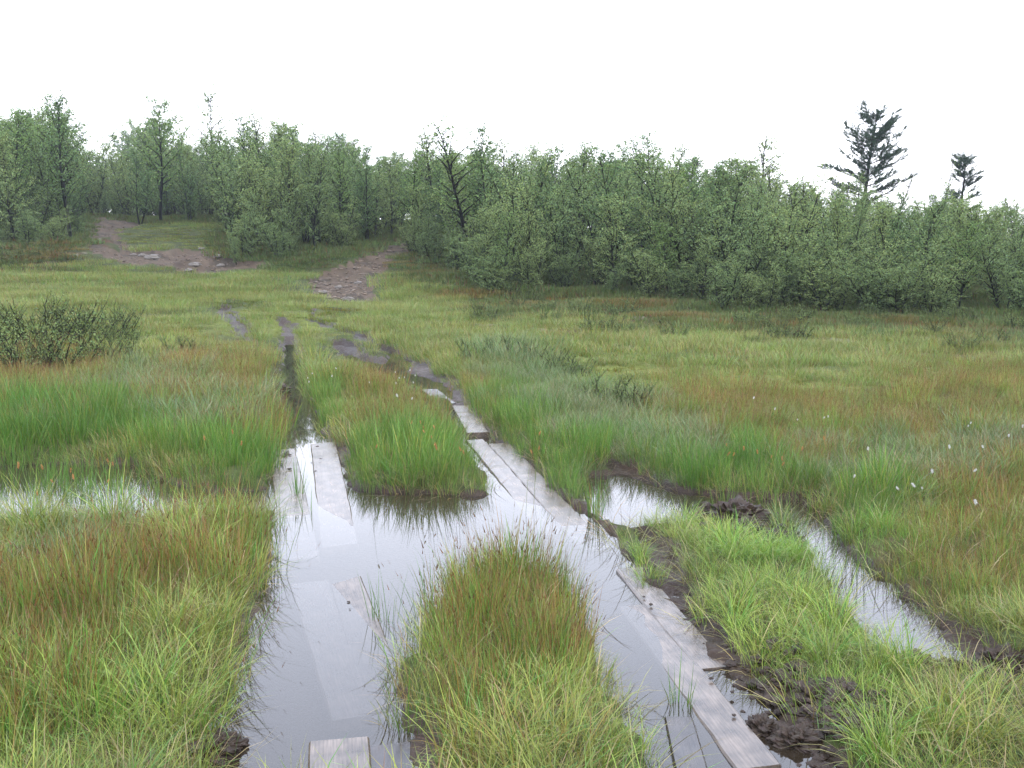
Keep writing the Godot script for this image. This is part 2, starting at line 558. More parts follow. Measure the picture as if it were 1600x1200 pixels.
func pine_tree_mesh(tall: float, wide: float, bare: float, dense: float) -> Array:
	var wood := MB.new()
	wood.smooth = true
	var green := MB.new()
	var bark := Color(0.075, 0.05, 0.038)
	var stem := wander(Vector3(0, -0.15, 0), Vector3(0.02, 1, 0.0), tall + 0.1, 12, 0.035, 0.03)
	tube(wood, stem, taper(12, 0.13, 0.02), 8, bark, Color(0.09, 0.055, 0.035))
	var levels := int(tall * 3.4)
	for k in levels:
		var t := lerpf(bare * 0.55, 0.985, (k + rng.randf() * 0.6) / levels)
		for b in rng.randi_range(4, 6):
			var az := rng.randf() * TAU
			var at := on_path(stem, t)
			var prof := pow(sin(clampf((1.06 - t) / 0.62, 0.0, 1.0) * PI * 0.5), 0.8)
			var ln := wide * (0.12 + 0.95 * prof) * rng.randf_range(0.35, 1.1)
			if t < bare: ln *= rng.randf_range(0.6, 1.0)
			var br := wander(at, Vector3(cos(az), lerpf(-0.05, 1.0, t * t), sin(az)), ln, 5, 0.26, 0.07)
			tube(wood, br, taper(5, 0.028 * (1.2 - t) + 0.006, 0.005), 4, bark, bark)
			var alive := t > bare + rng.randf_range(-0.08, 0.04)
			var nt := int(7 + ln * 9.0)
			for w in nt:
				var ta := on_path(br, lerpf(0.22, 1.0, (w + rng.randf()) / nt))
				var wa := az + rng.randf_range(-1.3, 1.3)
				var tw := wander(ta, Vector3(cos(wa), rng.randf_range(0.1, 0.9), sin(wa)), rng.randf_range(0.2, 0.45), 2, 0.2, 0.06)
				tube(wood, tw, [0.006, 0.004, 0.003], 3, bark, bark)
				if not alive:
					continue
				for q in int(62 * dense):
					var f := rng.randf_range(0.25, 1.0)
					var np := on_path(tw, f)
					var dirn: Vector3 = ((tw[2] - tw[0]).normalized() * rng.randf_range(0.1, 1.0) + Vector3(rng.randf_range(-1, 1), rng.randf_range(-0.7, 1), rng.randf_range(-1, 1))).normalized()
					var sd: Vector3 = dirn.cross(Vector3(rng.randf_range(-1, 1), rng.randf_range(-1, 1), rng.randf_range(-1, 1))).normalized() * 0.006
					var cc := jit(Color(0.040, 0.068, 0.038), 0.3)
					var a := green.vert(np - sd, cc)
					green.vert(np + sd, cc)
					green.vert(np + dirn * rng.randf_range(0.07, 0.12), cc)
					green.tri(a, a + 1, a + 2)
	return [wood, green]

# a low willow or dwarf birch bush 1 m tall with upright wands
func bush(stems: int, reach: float, leafn: int, leafs: float, tint: Color, upright: float) -> Array:
	var wood := MB.new()
	wood.smooth = true
	var green := MB.new()
	var bark := Color(0.055, 0.04, 0.032)
	for s in stems:
		var az := rng.randf() * TAU
		var r := reach * sqrt(rng.randf()) * 0.45
		var st := wander(Vector3(cos(az) * r, -0.08, sin(az) * r), Vector3(cos(az) * (1.0 - upright), 1.0, sin(az) * (1.0 - upright)), rng.randf_range(0.35, 1.12), 5, 0.2, 0.04)
		tube(wood, st, taper(5, 0.011, 0.003), 4, bark, bark)
		for w in 5:
			var ta := on_path(st, rng.randf_range(0.25, 0.85))
			var wa := rng.randf() * TAU
			var tw := wander(ta, Vector3(cos(wa), 1.3, sin(wa)), rng.randf_range(0.15, 0.4), 3, 0.18, 0.1)
			tube(wood, tw, [0.005, 0.004, 0.003, 0.002], 3, bark, bark)
			for l in leafn:
				leaf(green, on_path(tw, rng.randf_range(0.05, 1.0)) + Vector3(rng.randf_range(-1, 1), rng.randf_range(-1, 1), rng.randf_range(-1, 1)) * 0.016, leafs * rng.randf_range(0.7, 1.3), jit(tint, 0.35))
		for l in leafn * 2:
			leaf(green, on_path(st, rng.randf_range(0.3, 1.0)) + Vector3(rng.randf_range(-1, 1), rng.randf_range(-1, 1), rng.randf_range(-1, 1)) * 0.02, leafs * rng.randf_range(0.7, 1.3), jit(tint, 0.35))
	return [wood, green]

var wood_mat: StandardMaterial3D
var leaf_mat: StandardMaterial3D
var needle_mat: StandardMaterial3D

func woody(made: Array, lm: Material) -> Array:
	return [made[0].commit(wood_mat), made[1].commit(lm)]

func stand(called: String, m: Array, at: Vector3, turn: float, s: Vector3, label: String, category: String, group: String, crown := "crown", stem := "trunk") -> Node3D:
	var o := Node3D.new()
	o.position = at
	o.rotation.y = turn
	o.scale = s
	top(o, called)
	part(o, stem, m[0])
	part(o, crown, m[1])
	meta(o, label, category, group)
	return o

# ---------------------------------------------------------------- small solid things
func lump(rx: float, ry: float, rz: float, rough: float, freq: float, col: Color, var_: float, seed_: float, m: Material, rings := 14, segs := 20) -> ArrayMesh:
	var mb := MB.new()
	for j in rings + 1:
		var th := PI * j / rings
		for i in segs:
			var ph := TAU * i / segs
			var n := Vector3(sin(th) * cos(ph), cos(th), sin(th) * sin(ph))
			var q := n * freq + Vector3(seed_ * 17.0, 0, 0)
			var k := 1.0 + rough * noise_c.get_noise_3dv(q) + rough * 0.45 * noise_c.get_noise_3dv(q * 2.7) + rough * 0.25 * noise_c.get_noise_3dv(q * 7.0)
			var c := col * (1.0 + var_ * noise_a.get_noise_3d(n.x * 60.0 + seed_ * 31.0, n.y * 60.0, n.z * 60.0))
			c.a = 1.0
			mb.vert(Vector3(n.x * rx, n.y * ry, n.z * rz) * k, c)
	for j in rings:
		for i in segs:
			var a := j * segs + i
			var b := j * segs + (i + 1) % segs
			mb.tri(a, b, a + segs)
			mb.tri(b, b + segs, a + segs)
	return mb.commit(m)

# a sawn board between two ground points: near and far middle of its top, width, thickness, roll
func board(a: Vector3, b: Vector3, width: float, thick: float, roll: float, m: Material, label: String, seed_: int) -> Node3D:
	var mb := MB.new()
	var ln := a.distance_to(b)
	var n := maxi(6, int(ln / 0.12))
	var bev := 0.006
	var r2 := RandomNumberGenerator.new()
	r2.seed = seed_
	var prof := [Vector2(-width / 2 + bev, 0), Vector2(width / 2 - bev, 0), Vector2(width / 2, -bev), Vector2(width / 2, -thick + bev), Vector2(width / 2 - bev, -thick), Vector2(-width / 2 + bev, -thick), Vector2(-width / 2, -thick + bev), Vector2(-width / 2, -bev)]
	for k in n + 1:
		var z := -ln / 2 + ln * k / n
		var bow := 0.006 * sin(z * 2.1 + seed_) + r2.randf_range(-0.0012, 0.0012)
		var edge := r2.randf_range(-0.0025, 0.0025)
		for q in prof:
			mb.vert(Vector3(q.x + edge * signf(q.x), q.y + bow + q.x * roll, z), Color.WHITE)
	for k in n:
		for s in 8:
			var i0 := k * 8 + s
			var i1 := k * 8 + (s + 1) % 8
			mb.tri(i0, i1, i0 + 8)
			mb.tri(i1, i1 + 8, i0 + 8)
	for e in [0, n]:
		var c := mb.vert(Vector3(0, -thick / 2 + mb.v[e * 8].y, -ln / 2 + ln * e / n), Color.WHITE)
		for s in 8:
			mb.tri(c, e * 8 + s, e * 8 + (s + 1) % 8)
	var o := mesh_node(mb.commit(m))
	var mid := (a + b) / 2
	o.look_at_from_position(mid, b, Vector3.UP)
	top(o, "wooden_board")
	meta(o, label, "board", "boards laid in the wheel ruts")
	return o

# =====================================================================================================
func _ready() -> void:
	rng.seed = 20240611
	noise_a.seed = 3
	noise_a.frequency = 0.05
	noise_a.fractal_octaves = 3
	noise_b.seed = 8
	noise_b.frequency = 0.5
	noise_b.fractal_octaves = 3
	noise_c.seed = 15
	noise_c.frequency = 0.6
	noise_c.fractal_octaves = 3

	# ------------------------------------------------ camera, sky, sun, exposure
	var cam := Camera3D.new()
	cam.name = "camera"
	cam.position = Vector3(0, EYE, 0)
	cam.rotation.x = -TILT
	cam.fov = rad_to_deg(2.0 * atan(600.0 / FOC))
	cam.near = 0.1
	cam.far = 900.0
	add_child(cam)
	cam.current = true
	var we := WorldEnvironment.new()
	we.name = "environment"
	var env := Environment.new()
	env.background_mode = Environment.BG_SKY
	var sky := Sky.new()
	var sm := ProceduralSkyMaterial.new()
	sm.sky_top_color = Color(0.83, 0.885, 1.0)
	sm.sky_horizon_color = Color(0.98, 0.98, 1.0)
	sm.sky_curve = 0.25
	sm.ground_horizon_color = Color(0.45, 0.47, 0.40)
	sm.ground_bottom_color = Color(0.30, 0.32, 0.25)
	sm.sun_angle_max = 1.0
	sm.sun_curve = 0.05
	sky.sky_material = sm
	env.sky = sky
	env.background_energy_multiplier = 1.0
	env.tonemap_mode = Environment.TONE_MAPPER_LINEAR
	env.tonemap_exposure = 3.8
	env.fog_enabled = true
	env.fog_density = 0.0006
	env.fog_light_color = Color(0.94, 0.97, 1.0)
	env.sdfgi_enabled = true
	env.ssao_enabled = true
	env.ssil_enabled = true
	we.environment = env
	add_child(we)
	var sun := DirectionalLight3D.new()
	sun.name = "overcast_sun"
	sun.rotation_degrees = Vector3(-58, 35, 0)
	sun.light_energy = 0.25
	sun.light_angular_distance = 40.0
	sun.light_color = Color(1.0, 0.98, 0.95)
	sun.shadow_enabled = true
	sun.sky_mode = DirectionalLight3D.SKY_MODE_LIGHT_ONLY
	add_child(sun)

	prepare_maps()

	# ------------------------------------------------ materials
	wood_mat = mat(Color.WHITE, 0.85, 0.3)
	wood_mat.vertex_color_use_as_albedo = true
	leaf_mat = plant_mat(0.6, 0.8, 0.27)
	needle_mat = plant_mat(0.6, 0.2, 0.25)
	var blade_mat := plant_mat(0.45, 0.5, 0.36)
	var turf_mat := mat(Color.WHITE, 0.95, 0.25)
	turf_mat.vertex_color_use_as_albedo = true
	turf_mat.albedo_texture = grain(0.02, 512, 5, 0.45, 1.0)
	turf_mat.uv1_triplanar = true
	turf_mat.uv1_world_triplanar = true
	turf_mat.uv1_scale = Vector3(0.9, 0.9, 0.9)
	var peat_mat := mat(Color.WHITE, 0.7, 0.32)
	peat_mat.vertex_color_use_as_albedo = true
	peat_mat.albedo_texture = grain(0.03, 512, 9, 0.55, 1.0)
	peat_mat.roughness_texture = grain(0.012, 512, 10, 0.35, 1.0)
	peat_mat.uv1_triplanar = true
	peat_mat.uv1_world_triplanar = true
	peat_mat.uv1_scale = Vector3(1.7, 1.7, 1.7)
	peat_mat.heightmap_enabled = true
	peat_mat.heightmap_texture = grain(0.04, 512, 12, 0.0, 1.0)
	peat_mat.heightmap_scale = 0.8
	var path_mat := mat(Color.WHITE, 0.9, 0.22)
	path_mat.vertex_color_use_as_albedo = true
	path_mat.albedo_texture = grain(0.03, 512, 19, 0.5, 1.0)
	path_mat.uv1_triplanar = true
	path_mat.uv1_world_triplanar = true
	path_mat.uv1_scale = Vector3(0.8, 0.8, 0.8)

	build_ground(turf_mat, peat_mat, path_mat)
	build_water()
	build_boards()
	build_trees()
	build_shrubs()
	build_grass(blade_mat)
	build_flowers(blade_mat)
	build_stones_and_peat()

# ---------------------------------------------------------------- ground: one sheet, split by what covers it
func build_ground(turf: Material, peat: Material, gravel: Material) -> void:
	var rows := PackedFloat32Array()
	var d := -3.0
	while d < 320.0:
		rows.append(d)
		d += maxf(0.032 if d > 2.0 else 0.09, 0.0088 * d)
	var cols := 470
	var back := 7.0
	var nr := rows.size()
	var pos := PackedVector3Array()
	var kind := PackedByteArray()
	pos.resize(nr * cols)
	kind.resize(nr * cols)
	for j in nr:
		var dd := rows[j]
		var half := (dd + back) * 0.72
		for i in cols:
			var x := half * (2.0 * i / (cols - 1) - 1.0)
			var k := cover(x, dd) if dd > 2.2 and dd < 60.0 else 0
			kind[j * cols + i] = k
			pos[j * cols + i] = Vector3(x, full_h(x, maxf(dd, 0.01), k), -dd)
	var mbs := [MB.new(), MB.new(), MB.new()]
	var maps := [PackedInt32Array(), PackedInt32Array(), PackedInt32Array()]
	for q in 3:
		mbs[q].smooth = true
		maps[q].resize(nr * cols)
		maps[q].fill(-1)
	var nor := PackedVector3Array()
	nor.resize(nr * cols)
	for j in nr:
		for i in cols:
			var ix0 := j * cols + maxi(i - 1, 0)
			var ix1 := j * cols + mini(i + 1, cols - 1)
			var iz0 := maxi(j - 1, 0) * cols + i
			var iz1 := mini(j + 1, nr - 1) * cols + i
			nor[j * cols + i] = (pos[ix1] - pos[ix0]).cross(pos[iz1] - pos[iz0]).normalized()
	for j in nr - 1:
		for i in cols - 1:
			var a := j * cols + i
			var corners := [a, a + 1, a + cols, a + cols + 1]
			var q: int = kind[a]
			var ids := []
			for cidx in corners:
				var id: int = maps[q][cidx]
				if id < 0:
					id = mbs[q].vert(pos[cidx], ground_color(pos[cidx], q), nor[cidx])
					maps[q][cidx] = id
				ids.append(id)
			# seen from above the corners run: near-left, near-right, far-left, far-right
			mbs[q].tri(ids[0], ids[2], ids[1])
			mbs[q].tri(ids[1], ids[2], ids[3])
	var names := ["ground", "mud", "path"]
	var mats := [turf, peat, gravel]
	for q in 3:
		var o := mesh_node(mbs[q].commit(mats[q]))
		top(o, names[q])
		meta(o, ["mossy bog ground under the grass and the wood", "dark wet peat mud in the ruts and along the pools", "bare pinkish gravel track leading up into the wood"][q], ["ground", "mud", "path"][q], "", "structure")

func ground_color(p: Vector3, q: int) -> Color:
	var x := p.x
	var d := -p.z
	var n := noise_a.get_noise_2d(x * 12.0, d * 12.0)
	var n2 := noise_a.get_noise_2d(x * 45.0 + 7.0, d * 45.0)
	if q == 1:
		return Color(0.042, 0.026, 0.015) * (1.0 + 0.5 * n + 0.35 * n2)
	if q == 2:
		var g := Color(0.098, 0.071, 0.049) * (1.0 + 0.35 * n + 0.4 * n2)
		if n > 0.22: g = g.lerp(Color(0.04, 0.033, 0.024), 0.7)
		return g
	if d < 2.0:
		return Color(0.07, 0.08, 0.03)
	var px := pixel(x, p.y, d)
	var c := Color(0.055, 0.063, 0.021) * (1.0 + 0.35 * n + 0.3 * n2)
	var mo := zone(moss_spots, px)
	c = c.lerp(Color(0.115, 0.13, 0.025) * (1.0 + 0.5 * n2), mo * 0.9)
	var br := zone(brown_spots, px)
	c = c.lerp(Color(0.08, 0.055, 0.022), br * 0.5)
	if d > 13.0:
		var e := along(EDGE, px.x)
		if px.y < e + 12.0:
			c = Color(0.045, 0.065, 0.018) * (1.0 + 0.5 * n + 0.5 * n2)
			if noise_a.get_noise_2d(x * 5.0 + 33.0, d * 5.0) > 0.25:
				c = Color(0.10, 0.065, 0.03)
		elif px.x > 650.0 and px.y < e + 60.0 or px.x < 180.0 and px.y < e + 45.0:
			c = c.lerp(Color(0.08, 0.042, 0.022) * (1.0 + 0.5 * n2), clampf(0.5 + n * 2.5, 0.0, 1.0))
			if noise_a.get_noise_2d(x * 16.0 + 33.0, d * 16.0) > 0.42:
				c = Color(0.18, 0.155, 0.115)
	return c

func build_water() -> void:
	var m := StandardMaterial3D.new()
	m.resource_name = "bog_water"
	m.transparency = BaseMaterial3D.TRANSPARENCY_ALPHA
	m.albedo_color = Color(Color(0.030, 0.022, 0.014).linear_to_srgb(), 0.62)
	m.roughness = 0.02
	m.metallic_specular = 0.5
	var mb := MB.new()
	mb.smooth = true
	var x0 := -10.5
	var x1 := 11.5
	var d0 := 1.0
	var d1 := 24.0
	for j in 24:
		for i in 23:
			mb.vert(Vector3(lerpf(x0, x1, i / 22.0), 0.0, -lerpf(d0, d1, j / 23.0)), Color.WHITE, Vector3.UP)
	for j in 23:
		for i in 22:
			var a := j * 23 + i
			mb.tri(a, a + 23, a + 1)
			mb.tri(a + 1, a + 23, a + 24)
	var o := mesh_node(mb.commit(m))
	top(o, "water")
	meta(o, "still brown bog water standing in the ruts and pools", "water", "", "structure")

# ---------------------------------------------------------------- boards in the ruts
func build_boards() -> void:
	var m := mat(Color(0.46, 0.402, 0.350), 0.27, 0.5)
	m.albedo_texture = grain(0.02, 512, 31, 0.42, 1.0, 5)
	m.uv1_triplanar = true
	m.uv1_scale = Vector3(11.0, 11.0, 0.5)
	m.roughness_texture = grain(0.01, 256, 37, 0.5, 1.0)
	m.heightmap_enabled = true
	m.heightmap_texture = m.albedo_texture
	m.heightmap_scale = 0.15
	m.detail_enabled = true
	m.detail_blend_mode = BaseMaterial3D.BLEND_MODE_MUL
	m.detail_albedo = grain(0.012, 512, 53, 0.35, 1.15, 5)
	m.detail_uv_layer = BaseMaterial3D.DETAIL_UV_2
	m.uv2_triplanar = true
	m.uv2_scale = Vector3(2.0, 2.0, 1.2)
	var md := m.duplicate()
	md.albedo_color = Color(0.25, 0.21, 0.19)
	# [far px, far py, near px, near py, width, far height, near height, roll, muddy, label]
	var list := [
		[441, 704, 470, 868, 0.20, 0.016, -0.014, 0.0, false, "pale board beside the reed tuft, its end sinking under the pool water"],
		[505, 696, 531, 850, 0.20, 0.026, -0.004, 0.06, false, "pale dry-topped board beside the sedge island, tapering into the water"],
		[484, 905, 560, 1105, 0.19, -0.020, -0.03, 0.0, false, "board lying drowned under clear water beside a half-sunk board"],
		[540, 911, 614, 1105, 0.15, 0.010, -0.020, 0.22, false, "half-sunk board with one clean end showing next to two sedge shoots"],
		[530, 1160, 534, 1330, 0.19, 0.018, 0.022, 0.0, false, "short end of a board coming out of the pool beside muddy ground"],
		[606, 1164, 622, 1330, 0.15, 0.006, 0.01, 0.03, true, "mud-smeared board end beside the grass tussock"],
		[722, 640, 746, 683, 0.19, 0.045, 0.035, 0.0, false, "short wet board butted end to end above the long twin boards"],
		[742, 690, 864, 832, 0.145, 0.022, -0.006, 0.04, false, "long narrow board along the sedge island, one of a tight pair"],
		[779, 698, 934, 858, 0.17, 0.028, 0.002, 0.0, false, "long pale board with curved wet edge, beside the far pool and grass bank"],
		[672, 614, 700, 634, 0.17, 0.040, 0.030, 0.0, true, "far muddy board where the cotton grass stands"],
		[984, 893, 1116, 1046, 0.14, 0.020, 0.010, 0.02, false, "board tucked under the lime grass bank, edged with black mud"],
		[992, 946, 1186, 1205, 0.145, 0.006, 0.010, 0.05, false, "long clean board with a straight dark joint and mud specks"],
		[1060, 1122, 1100, 1290, 0.10, 0.008, 0.012, 0.0, true, "mud-coated strip of board beside the thin reed tuft"],
	]
	var s := 1
	for b in list:
		var f := hit(b[0], b[1])
		var n := hit(b[2], b[3])
		board(Vector3(n.x, b[6], n.z), Vector3(f.x, b[5], f.z), b[4], 0.045, b[7], md if b[8] else m, b[9], s)
		s += 1

# ---------------------------------------------------------------- the wood
func build_trees() -> void:
	var pale := Color(0.52, 0.49, 0.44)
	var grey := Color(0.17, 0.15, 0.13)
	var dark := Color(0.06, 0.05, 0.044)
	var g1 := Color(0.145, 0.218, 0.072)
	var g2 := Color(0.165, 0.228, 0.094)
	var g3 := Color(0.118, 0.185, 0.072)
	var g4 := Color(0.200, 0.260, 0.102)
	var kinds := []
	var say := []
	kinds.append(birch({stems = 1, spread = 0.08, low = 0.22, branches = 30, twigs = 9, leaves = 11, reach = 1.75, leaf = 0.06, tint = g1, bark = grey, wob = 0.10}))
	say.append("single-stemmed birch with an even leafy crown")
	kinds.append(birch({stems = 2, spread = 0.28, low = 0.22, branches = 22, twigs = 9, leaves = 11, reach = 1.6, leaf = 0.06, tint = g3, bark = dark, wob = 0.13}))
	say.append("two-stemmed crooked birch with dark bark")
	kinds.append(birch({stems = 3, spread = 0.34, low = 0.14, branches = 18, twigs = 9, leaves = 10, reach = 1.45, leaf = 0.06, tint = g2, bark = dark, wob = 0.13}))
	say.append("three-stemmed bushy birch with greyish leaves")
	kinds.append(birch({stems = 1, spread = 0.18, low = 0.12, branches = 32, twigs = 9, leaves = 12, reach = 1.9, leaf = 0.06, tint = g2, bark = grey, wob = 0.16}))
	say.append("broad crooked birch leafy to its foot")
	kinds.append(birch({stems = 1, spread = 0.06, low = 0.3, branches = 28, twigs = 7, leaves = 8, reach = 1.3, leaf = 0.055, tint = g1, bark = grey, wob = 0.08}))
	say.append("slim upright birch with an open top")
	kinds.append(birch({stems = 4, spread = 0.42, low = 0.10, branches = 15, twigs = 9, leaves = 10, reach = 1.4, leaf = 0.06, tint = g4, bark = dark, wob = 0.14}))
	say.append("many-stemmed pale green birch spreading from the ground")
	kinds.append(birch({stems = 2, spread = 0.2, low = 0.12, branches = 24, twigs = 9, leaves = 11, reach = 1.5, leaf = 0.055, tint = g3, bark = grey, wob = 0.11}))
	say.append("twin-stemmed birch with fine dark leaves")
	kinds.append(birch({stems = 1, spread = 0.1, low = 0.08, branches = 34, twigs = 9, leaves = 12, reach = 2.0, leaf = 0.06, tint = g4, bark = grey, wob = 0.12}))
	say.append("dense round birch with light leaves")
	var m := []
	for k in kinds: m.append(woody(k, leaf_mat))
	var white := woody(birch({stems = 1, spread = 0.05, low = 0.32, branches = 32, twigs = 9, leaves = 10, reach = 1.6, leaf = 0.055, tint = g3, bark = pale, wob = 0.09, spots = true}), leaf_mat)
	var sparse := woody(birch({stems = 1, spread = 0.04, low = 0.28, branches = 30, twigs = 8, leaves = 7, reach = 1.5, leaf = 0.055, tint = g4, bark = grey, wob = 0.07}), leaf_mat)
	var bare := woody(birch({stems = 2, spread = 0.12, low = 0.3, branches = 26, twigs = 10, leaves = 2, reach = 1.3, leaf = 0.05, tint = g4, bark = Color(0.16, 0.14, 0.13), wob = 0.10}), leaf_mat)
	var young := woody(birch({stems = 3, spread = 0.3, low = 0.04, branches = 20, twigs = 9, leaves = 10, reach = 1.0, leaf = 0.07, tint = g2, bark = dark, wob = 0.12}), leaf_mat)

	var taken := []
	# trees one can point to: [base px, distance, top py, mesh, width factor, label]
	var special := [
		[112, 36.5, 150, white, 1.0, "tall birch with a pale spotted trunk standing at the bend of the gravel track"],
		[22, 37.5, 172, m[0], 1.1, "tall leafy birch behind the brown heath before the gravel track"],
		[74, 40.0, 180, m[4], 1.2, "slim dark birch close behind the pale-trunked birch"],
		[222, 44.5, 235, m[1], 1.0, "crooked forked birch standing alone on the inside of the track's bend"],
		[254, 45.5, 155, m[0], 1.05, "tall pointed birch rising over the clearing beside the gravel track"],
		[335, 49.0, 138, sparse, 0.9, "thin see-through birch, the tallest over the clearing"],
		[300, 46.0, 235, m[6], 1.0, "dark twin birch at the back of the mossy clearing"],
		[425, 40.0, 184, m[1], 1.0, "tall double-topped birch behind the young birch bush"],
		[462, 41.0, 200, m[0], 1.0, "tall birch beside the double-topped birch above the sunken track"],
		[490, 33.2, 236, m[3], 0.85, "crooked birch on the bank between gravel track and sunken track"],
		[392, 32.2, 298, young, 0.75, "light green birch bush at the edge of the gravel track"],
		[440, 32.8, 290, young, 0.75, "rounded birch bush beside the crooked birch on the bank"],
		[370, 31.8, 350, young, 0.8, "low birch sapling at the meadow side of the birch bush"],
		[735, 31.0, 190, m[4], 1.35, "tall airy birch standing clear above the thicket over the meadow"],
		[775, 32.0, 205, m[1], 0.9, "leaning birch top right beside the tall airy birch"],
		[785, 25.6, 330, m[4], 1.1, "young birch with a thin dark stem in front of the thicket"],
		[830, 25.9, 345, m[5], 1.0, "spreading many-stemmed birch at the thicket's front edge above the heather"],
		[930, 36.0, 222, sparse, 1.2, "thin-topped birch poking out of the middle of the thicket"],
		[1018, 33.0, 212, m[4], 1.1, "slender birch with a narrow leafy top over the thicket"],
		[1190, 36.0, 212, sparse, 1.4, "sparse wide-topped birch showing sky through its twigs"],
		[1085, 34.0, 243, sparse, 1.0, "small thin birch top beside the slender birch"],
		[1462, 44.0, 238, bare, 0.9, "nearly leafless grey birch beside the small dark pine"],
		[1390, 40.0, 268, bare, 1.3, "leafless wide twiggy birch beside the large pine's foot"],
		[1390, 24.4, 345, white, 0.85, "birch with a short white trunk at the edge of the heath under the pine"],
		[640, 34.0, 238, m[0], 0.9, "leafy birch beside the mouth of the sunken track"],
		[575, 36.0, 232, m[6], 0.95, "dark birch on the far bank of the sunken track"],
		[150, 53.0, 232, m[5], 1.3, "pale bushy birch closing the end of the gravel track"],
		[176, 55.0, 236, m[2], 1.4, "bushy greyish birch where the gravel track vanishes"],
		[198, 52.0, 240, m[7], 1.2, "round birch at the far end of the gravel track"],
		[164, 50.5, 296, young, 1.2, "low leafy birch bush across the end of the gravel track"],
		[186, 50.0, 300, young, 1.2, "second low birch bush across the end of the gravel track"],
		[618, 42.0, 262, m[5], 1.2, "bushy birch closing the top of the sunken track"],
		[120, 33.6, 398, young, 0.4, "tiny birch sapling on the brown heath by the gravel track"],
		[70, 33.6, 402, young, 0.4, "little green sapling among the low heath plants"],
		[655, 30.0, 398, young, 0.6, "leafy birch sapling on the bank of the sunken track"],
	]
	for t in special:
		var r := ray(t[0], 400.0)
		var x: float = r.x * t[1]
		var y := land(x, t[1]) - 0.03
		var ry := ray(t[0], t[2])
		var hgt: float = (EYE + ry.y * t[1] - y)
		var s: float = hgt / 4.15
		stand("birch_tree", t[3], Vector3(x, y, -t[1]), rng.randf() * TAU, Vector3(s * t[4], s, s * t[4]), t[5], "tree", "birches of the wood")
		taken.append(Vector2(x, t[1]))
	# the pines
	var pine := woody(pine_tree_mesh(5.9, 2.15, 0.45, 1.1), needle_mat)
	var pine2 := woody(pine_tree_mesh(4.9, 1.25, 0.2, 1.1), needle_mat)
	for q in [[1346, 41.0, 180, pine, 5.9, "large dark pine with bare lower branches, towering over the birch thicket"], [1492, 46.0, 243, pine2, 4.9, "small dense dark pine beside the leafless birch"]]:
		var r := ray(q[0], 400.0)
		var x: float = r.x * q[1]
		var y := land(x, q[1]) - 0.05
		var ry := ray(q[0], q[2])
		var s: float = (EYE + ry.y * q[1] - y) / (q[4] + 0.05)
		stand("pine_tree", q[3], Vector3(x, y, -q[1]), rng.randf() * TAU, Vector3(s, s, s), q[5], "tree", "", "needles")
		taken.append(Vector2(x, q[1]))

	# leafy saplings that close the foot of the wood
	for q in 74:
		var px: float = rng.randf_range(640.0, 1680.0) if q < 58 else ([rng.randf_range(-60.0, 128.0), rng.randf_range(352.0, 560.0)][q % 2])
		var e := along(EDGE, px)
		var p := hit(px, e + rng.randf_range(-7.0, 9.0))
		if cover(p.x, -p.z) == 2: continue
		var s := rng.randf_range(0.7, 1.7) / 4.15
		var which: Array = [young, m[5], m[2]][q % 3]
		stand("birch_sapling", which, Vector3(p.x, land(p.x, -p.z) - 0.03, p.z), rng.randf() * TAU, Vector3(s * 1.5, s, s * 1.5), ["leafy birch sapling", "spreading light birch sapling", "bushy greyish birch sapling"][q % 3] + " at the foot of the wood " + ("above the brown heath" if px < 200 else ("between the two tracks" if px < 600 else ("beside the green meadow" if px < 1000 else ("behind the heath strip" if px < 1250 else "below the pines")))), "sapling", "saplings at the foot of the wood")
	# the rest of the wood, nearest first
	var spots := []
	var tries := 0
	while spots.size() < 470 and tries < 14000:
		tries += 1
		var px := rng.randf_range(-130.0, 1730.0)
		var front := hit(px, along(EDGE, px) - 1.0)
		var d0 := -front.z
		var depth := 24.0
		var d := d0 + depth * pow(rng.randf(), 1.35)
		var u := front.x / d0
		var x := u * d
		var pp := pixel(x, base_h(x, d), d)
		if in_any(path_p, pp) or in_any(path_p, pp + Vector2(8, 3)) or in_any(path_p, pp - Vector2(8, -3)):
			continue
		# keep the view up the two tracks open
		if px > 140 and px < 205 and d < 47.0:
			continue
		var ok := true
		var gap := 0.75 + 0.02 * (d - d0)
		for q in taken:
			if q.distance_squared_to(Vector2(x, d)) < gap * gap:
				ok = false
				break
		if not ok:
			continue
		taken.append(Vector2(x, d))
		spots.append([d, x, px, d - d0])
	spots.sort_custom(func(a, b): return a[0] < b[0])
	var far := []
	for k in m: far.append([])
	var count := 0
	for sp in spots:
		var d: float = sp[0]
		var x: float = sp[1]
		var y := land(x, d) - 0.03
		var ry := ray(sp[2], along(SKY, sp[2]) + rng.randf_range(-16.0, 14.0))
		var most := EYE + ry.y * d - y
		var want: float = rng.randf_range(2.4, 4.2) if sp[3] > 1.5 else rng.randf_range(1.6, 3.2)
		if sp[2] < 560.0: want *= 1.2
		var hgt := minf(want, most)
		if sp[3] > 6.0:
			hgt = most * rng.randf_range(0.80, 1.04)
		if hgt < 1.0:
			continue
		var s := hgt / 4.15
		var k: int = rng.randi() % m.size()
		if sp[3] < 4.0 and rng.randf() < 0.6: k = [2, 5, 7, 3][rng.randi() % 4]
		var wide := s * rng.randf_range(0.8, 1.12)
		if hgt < 2.6: wide = s * rng.randf_range(0.9, 1.3)
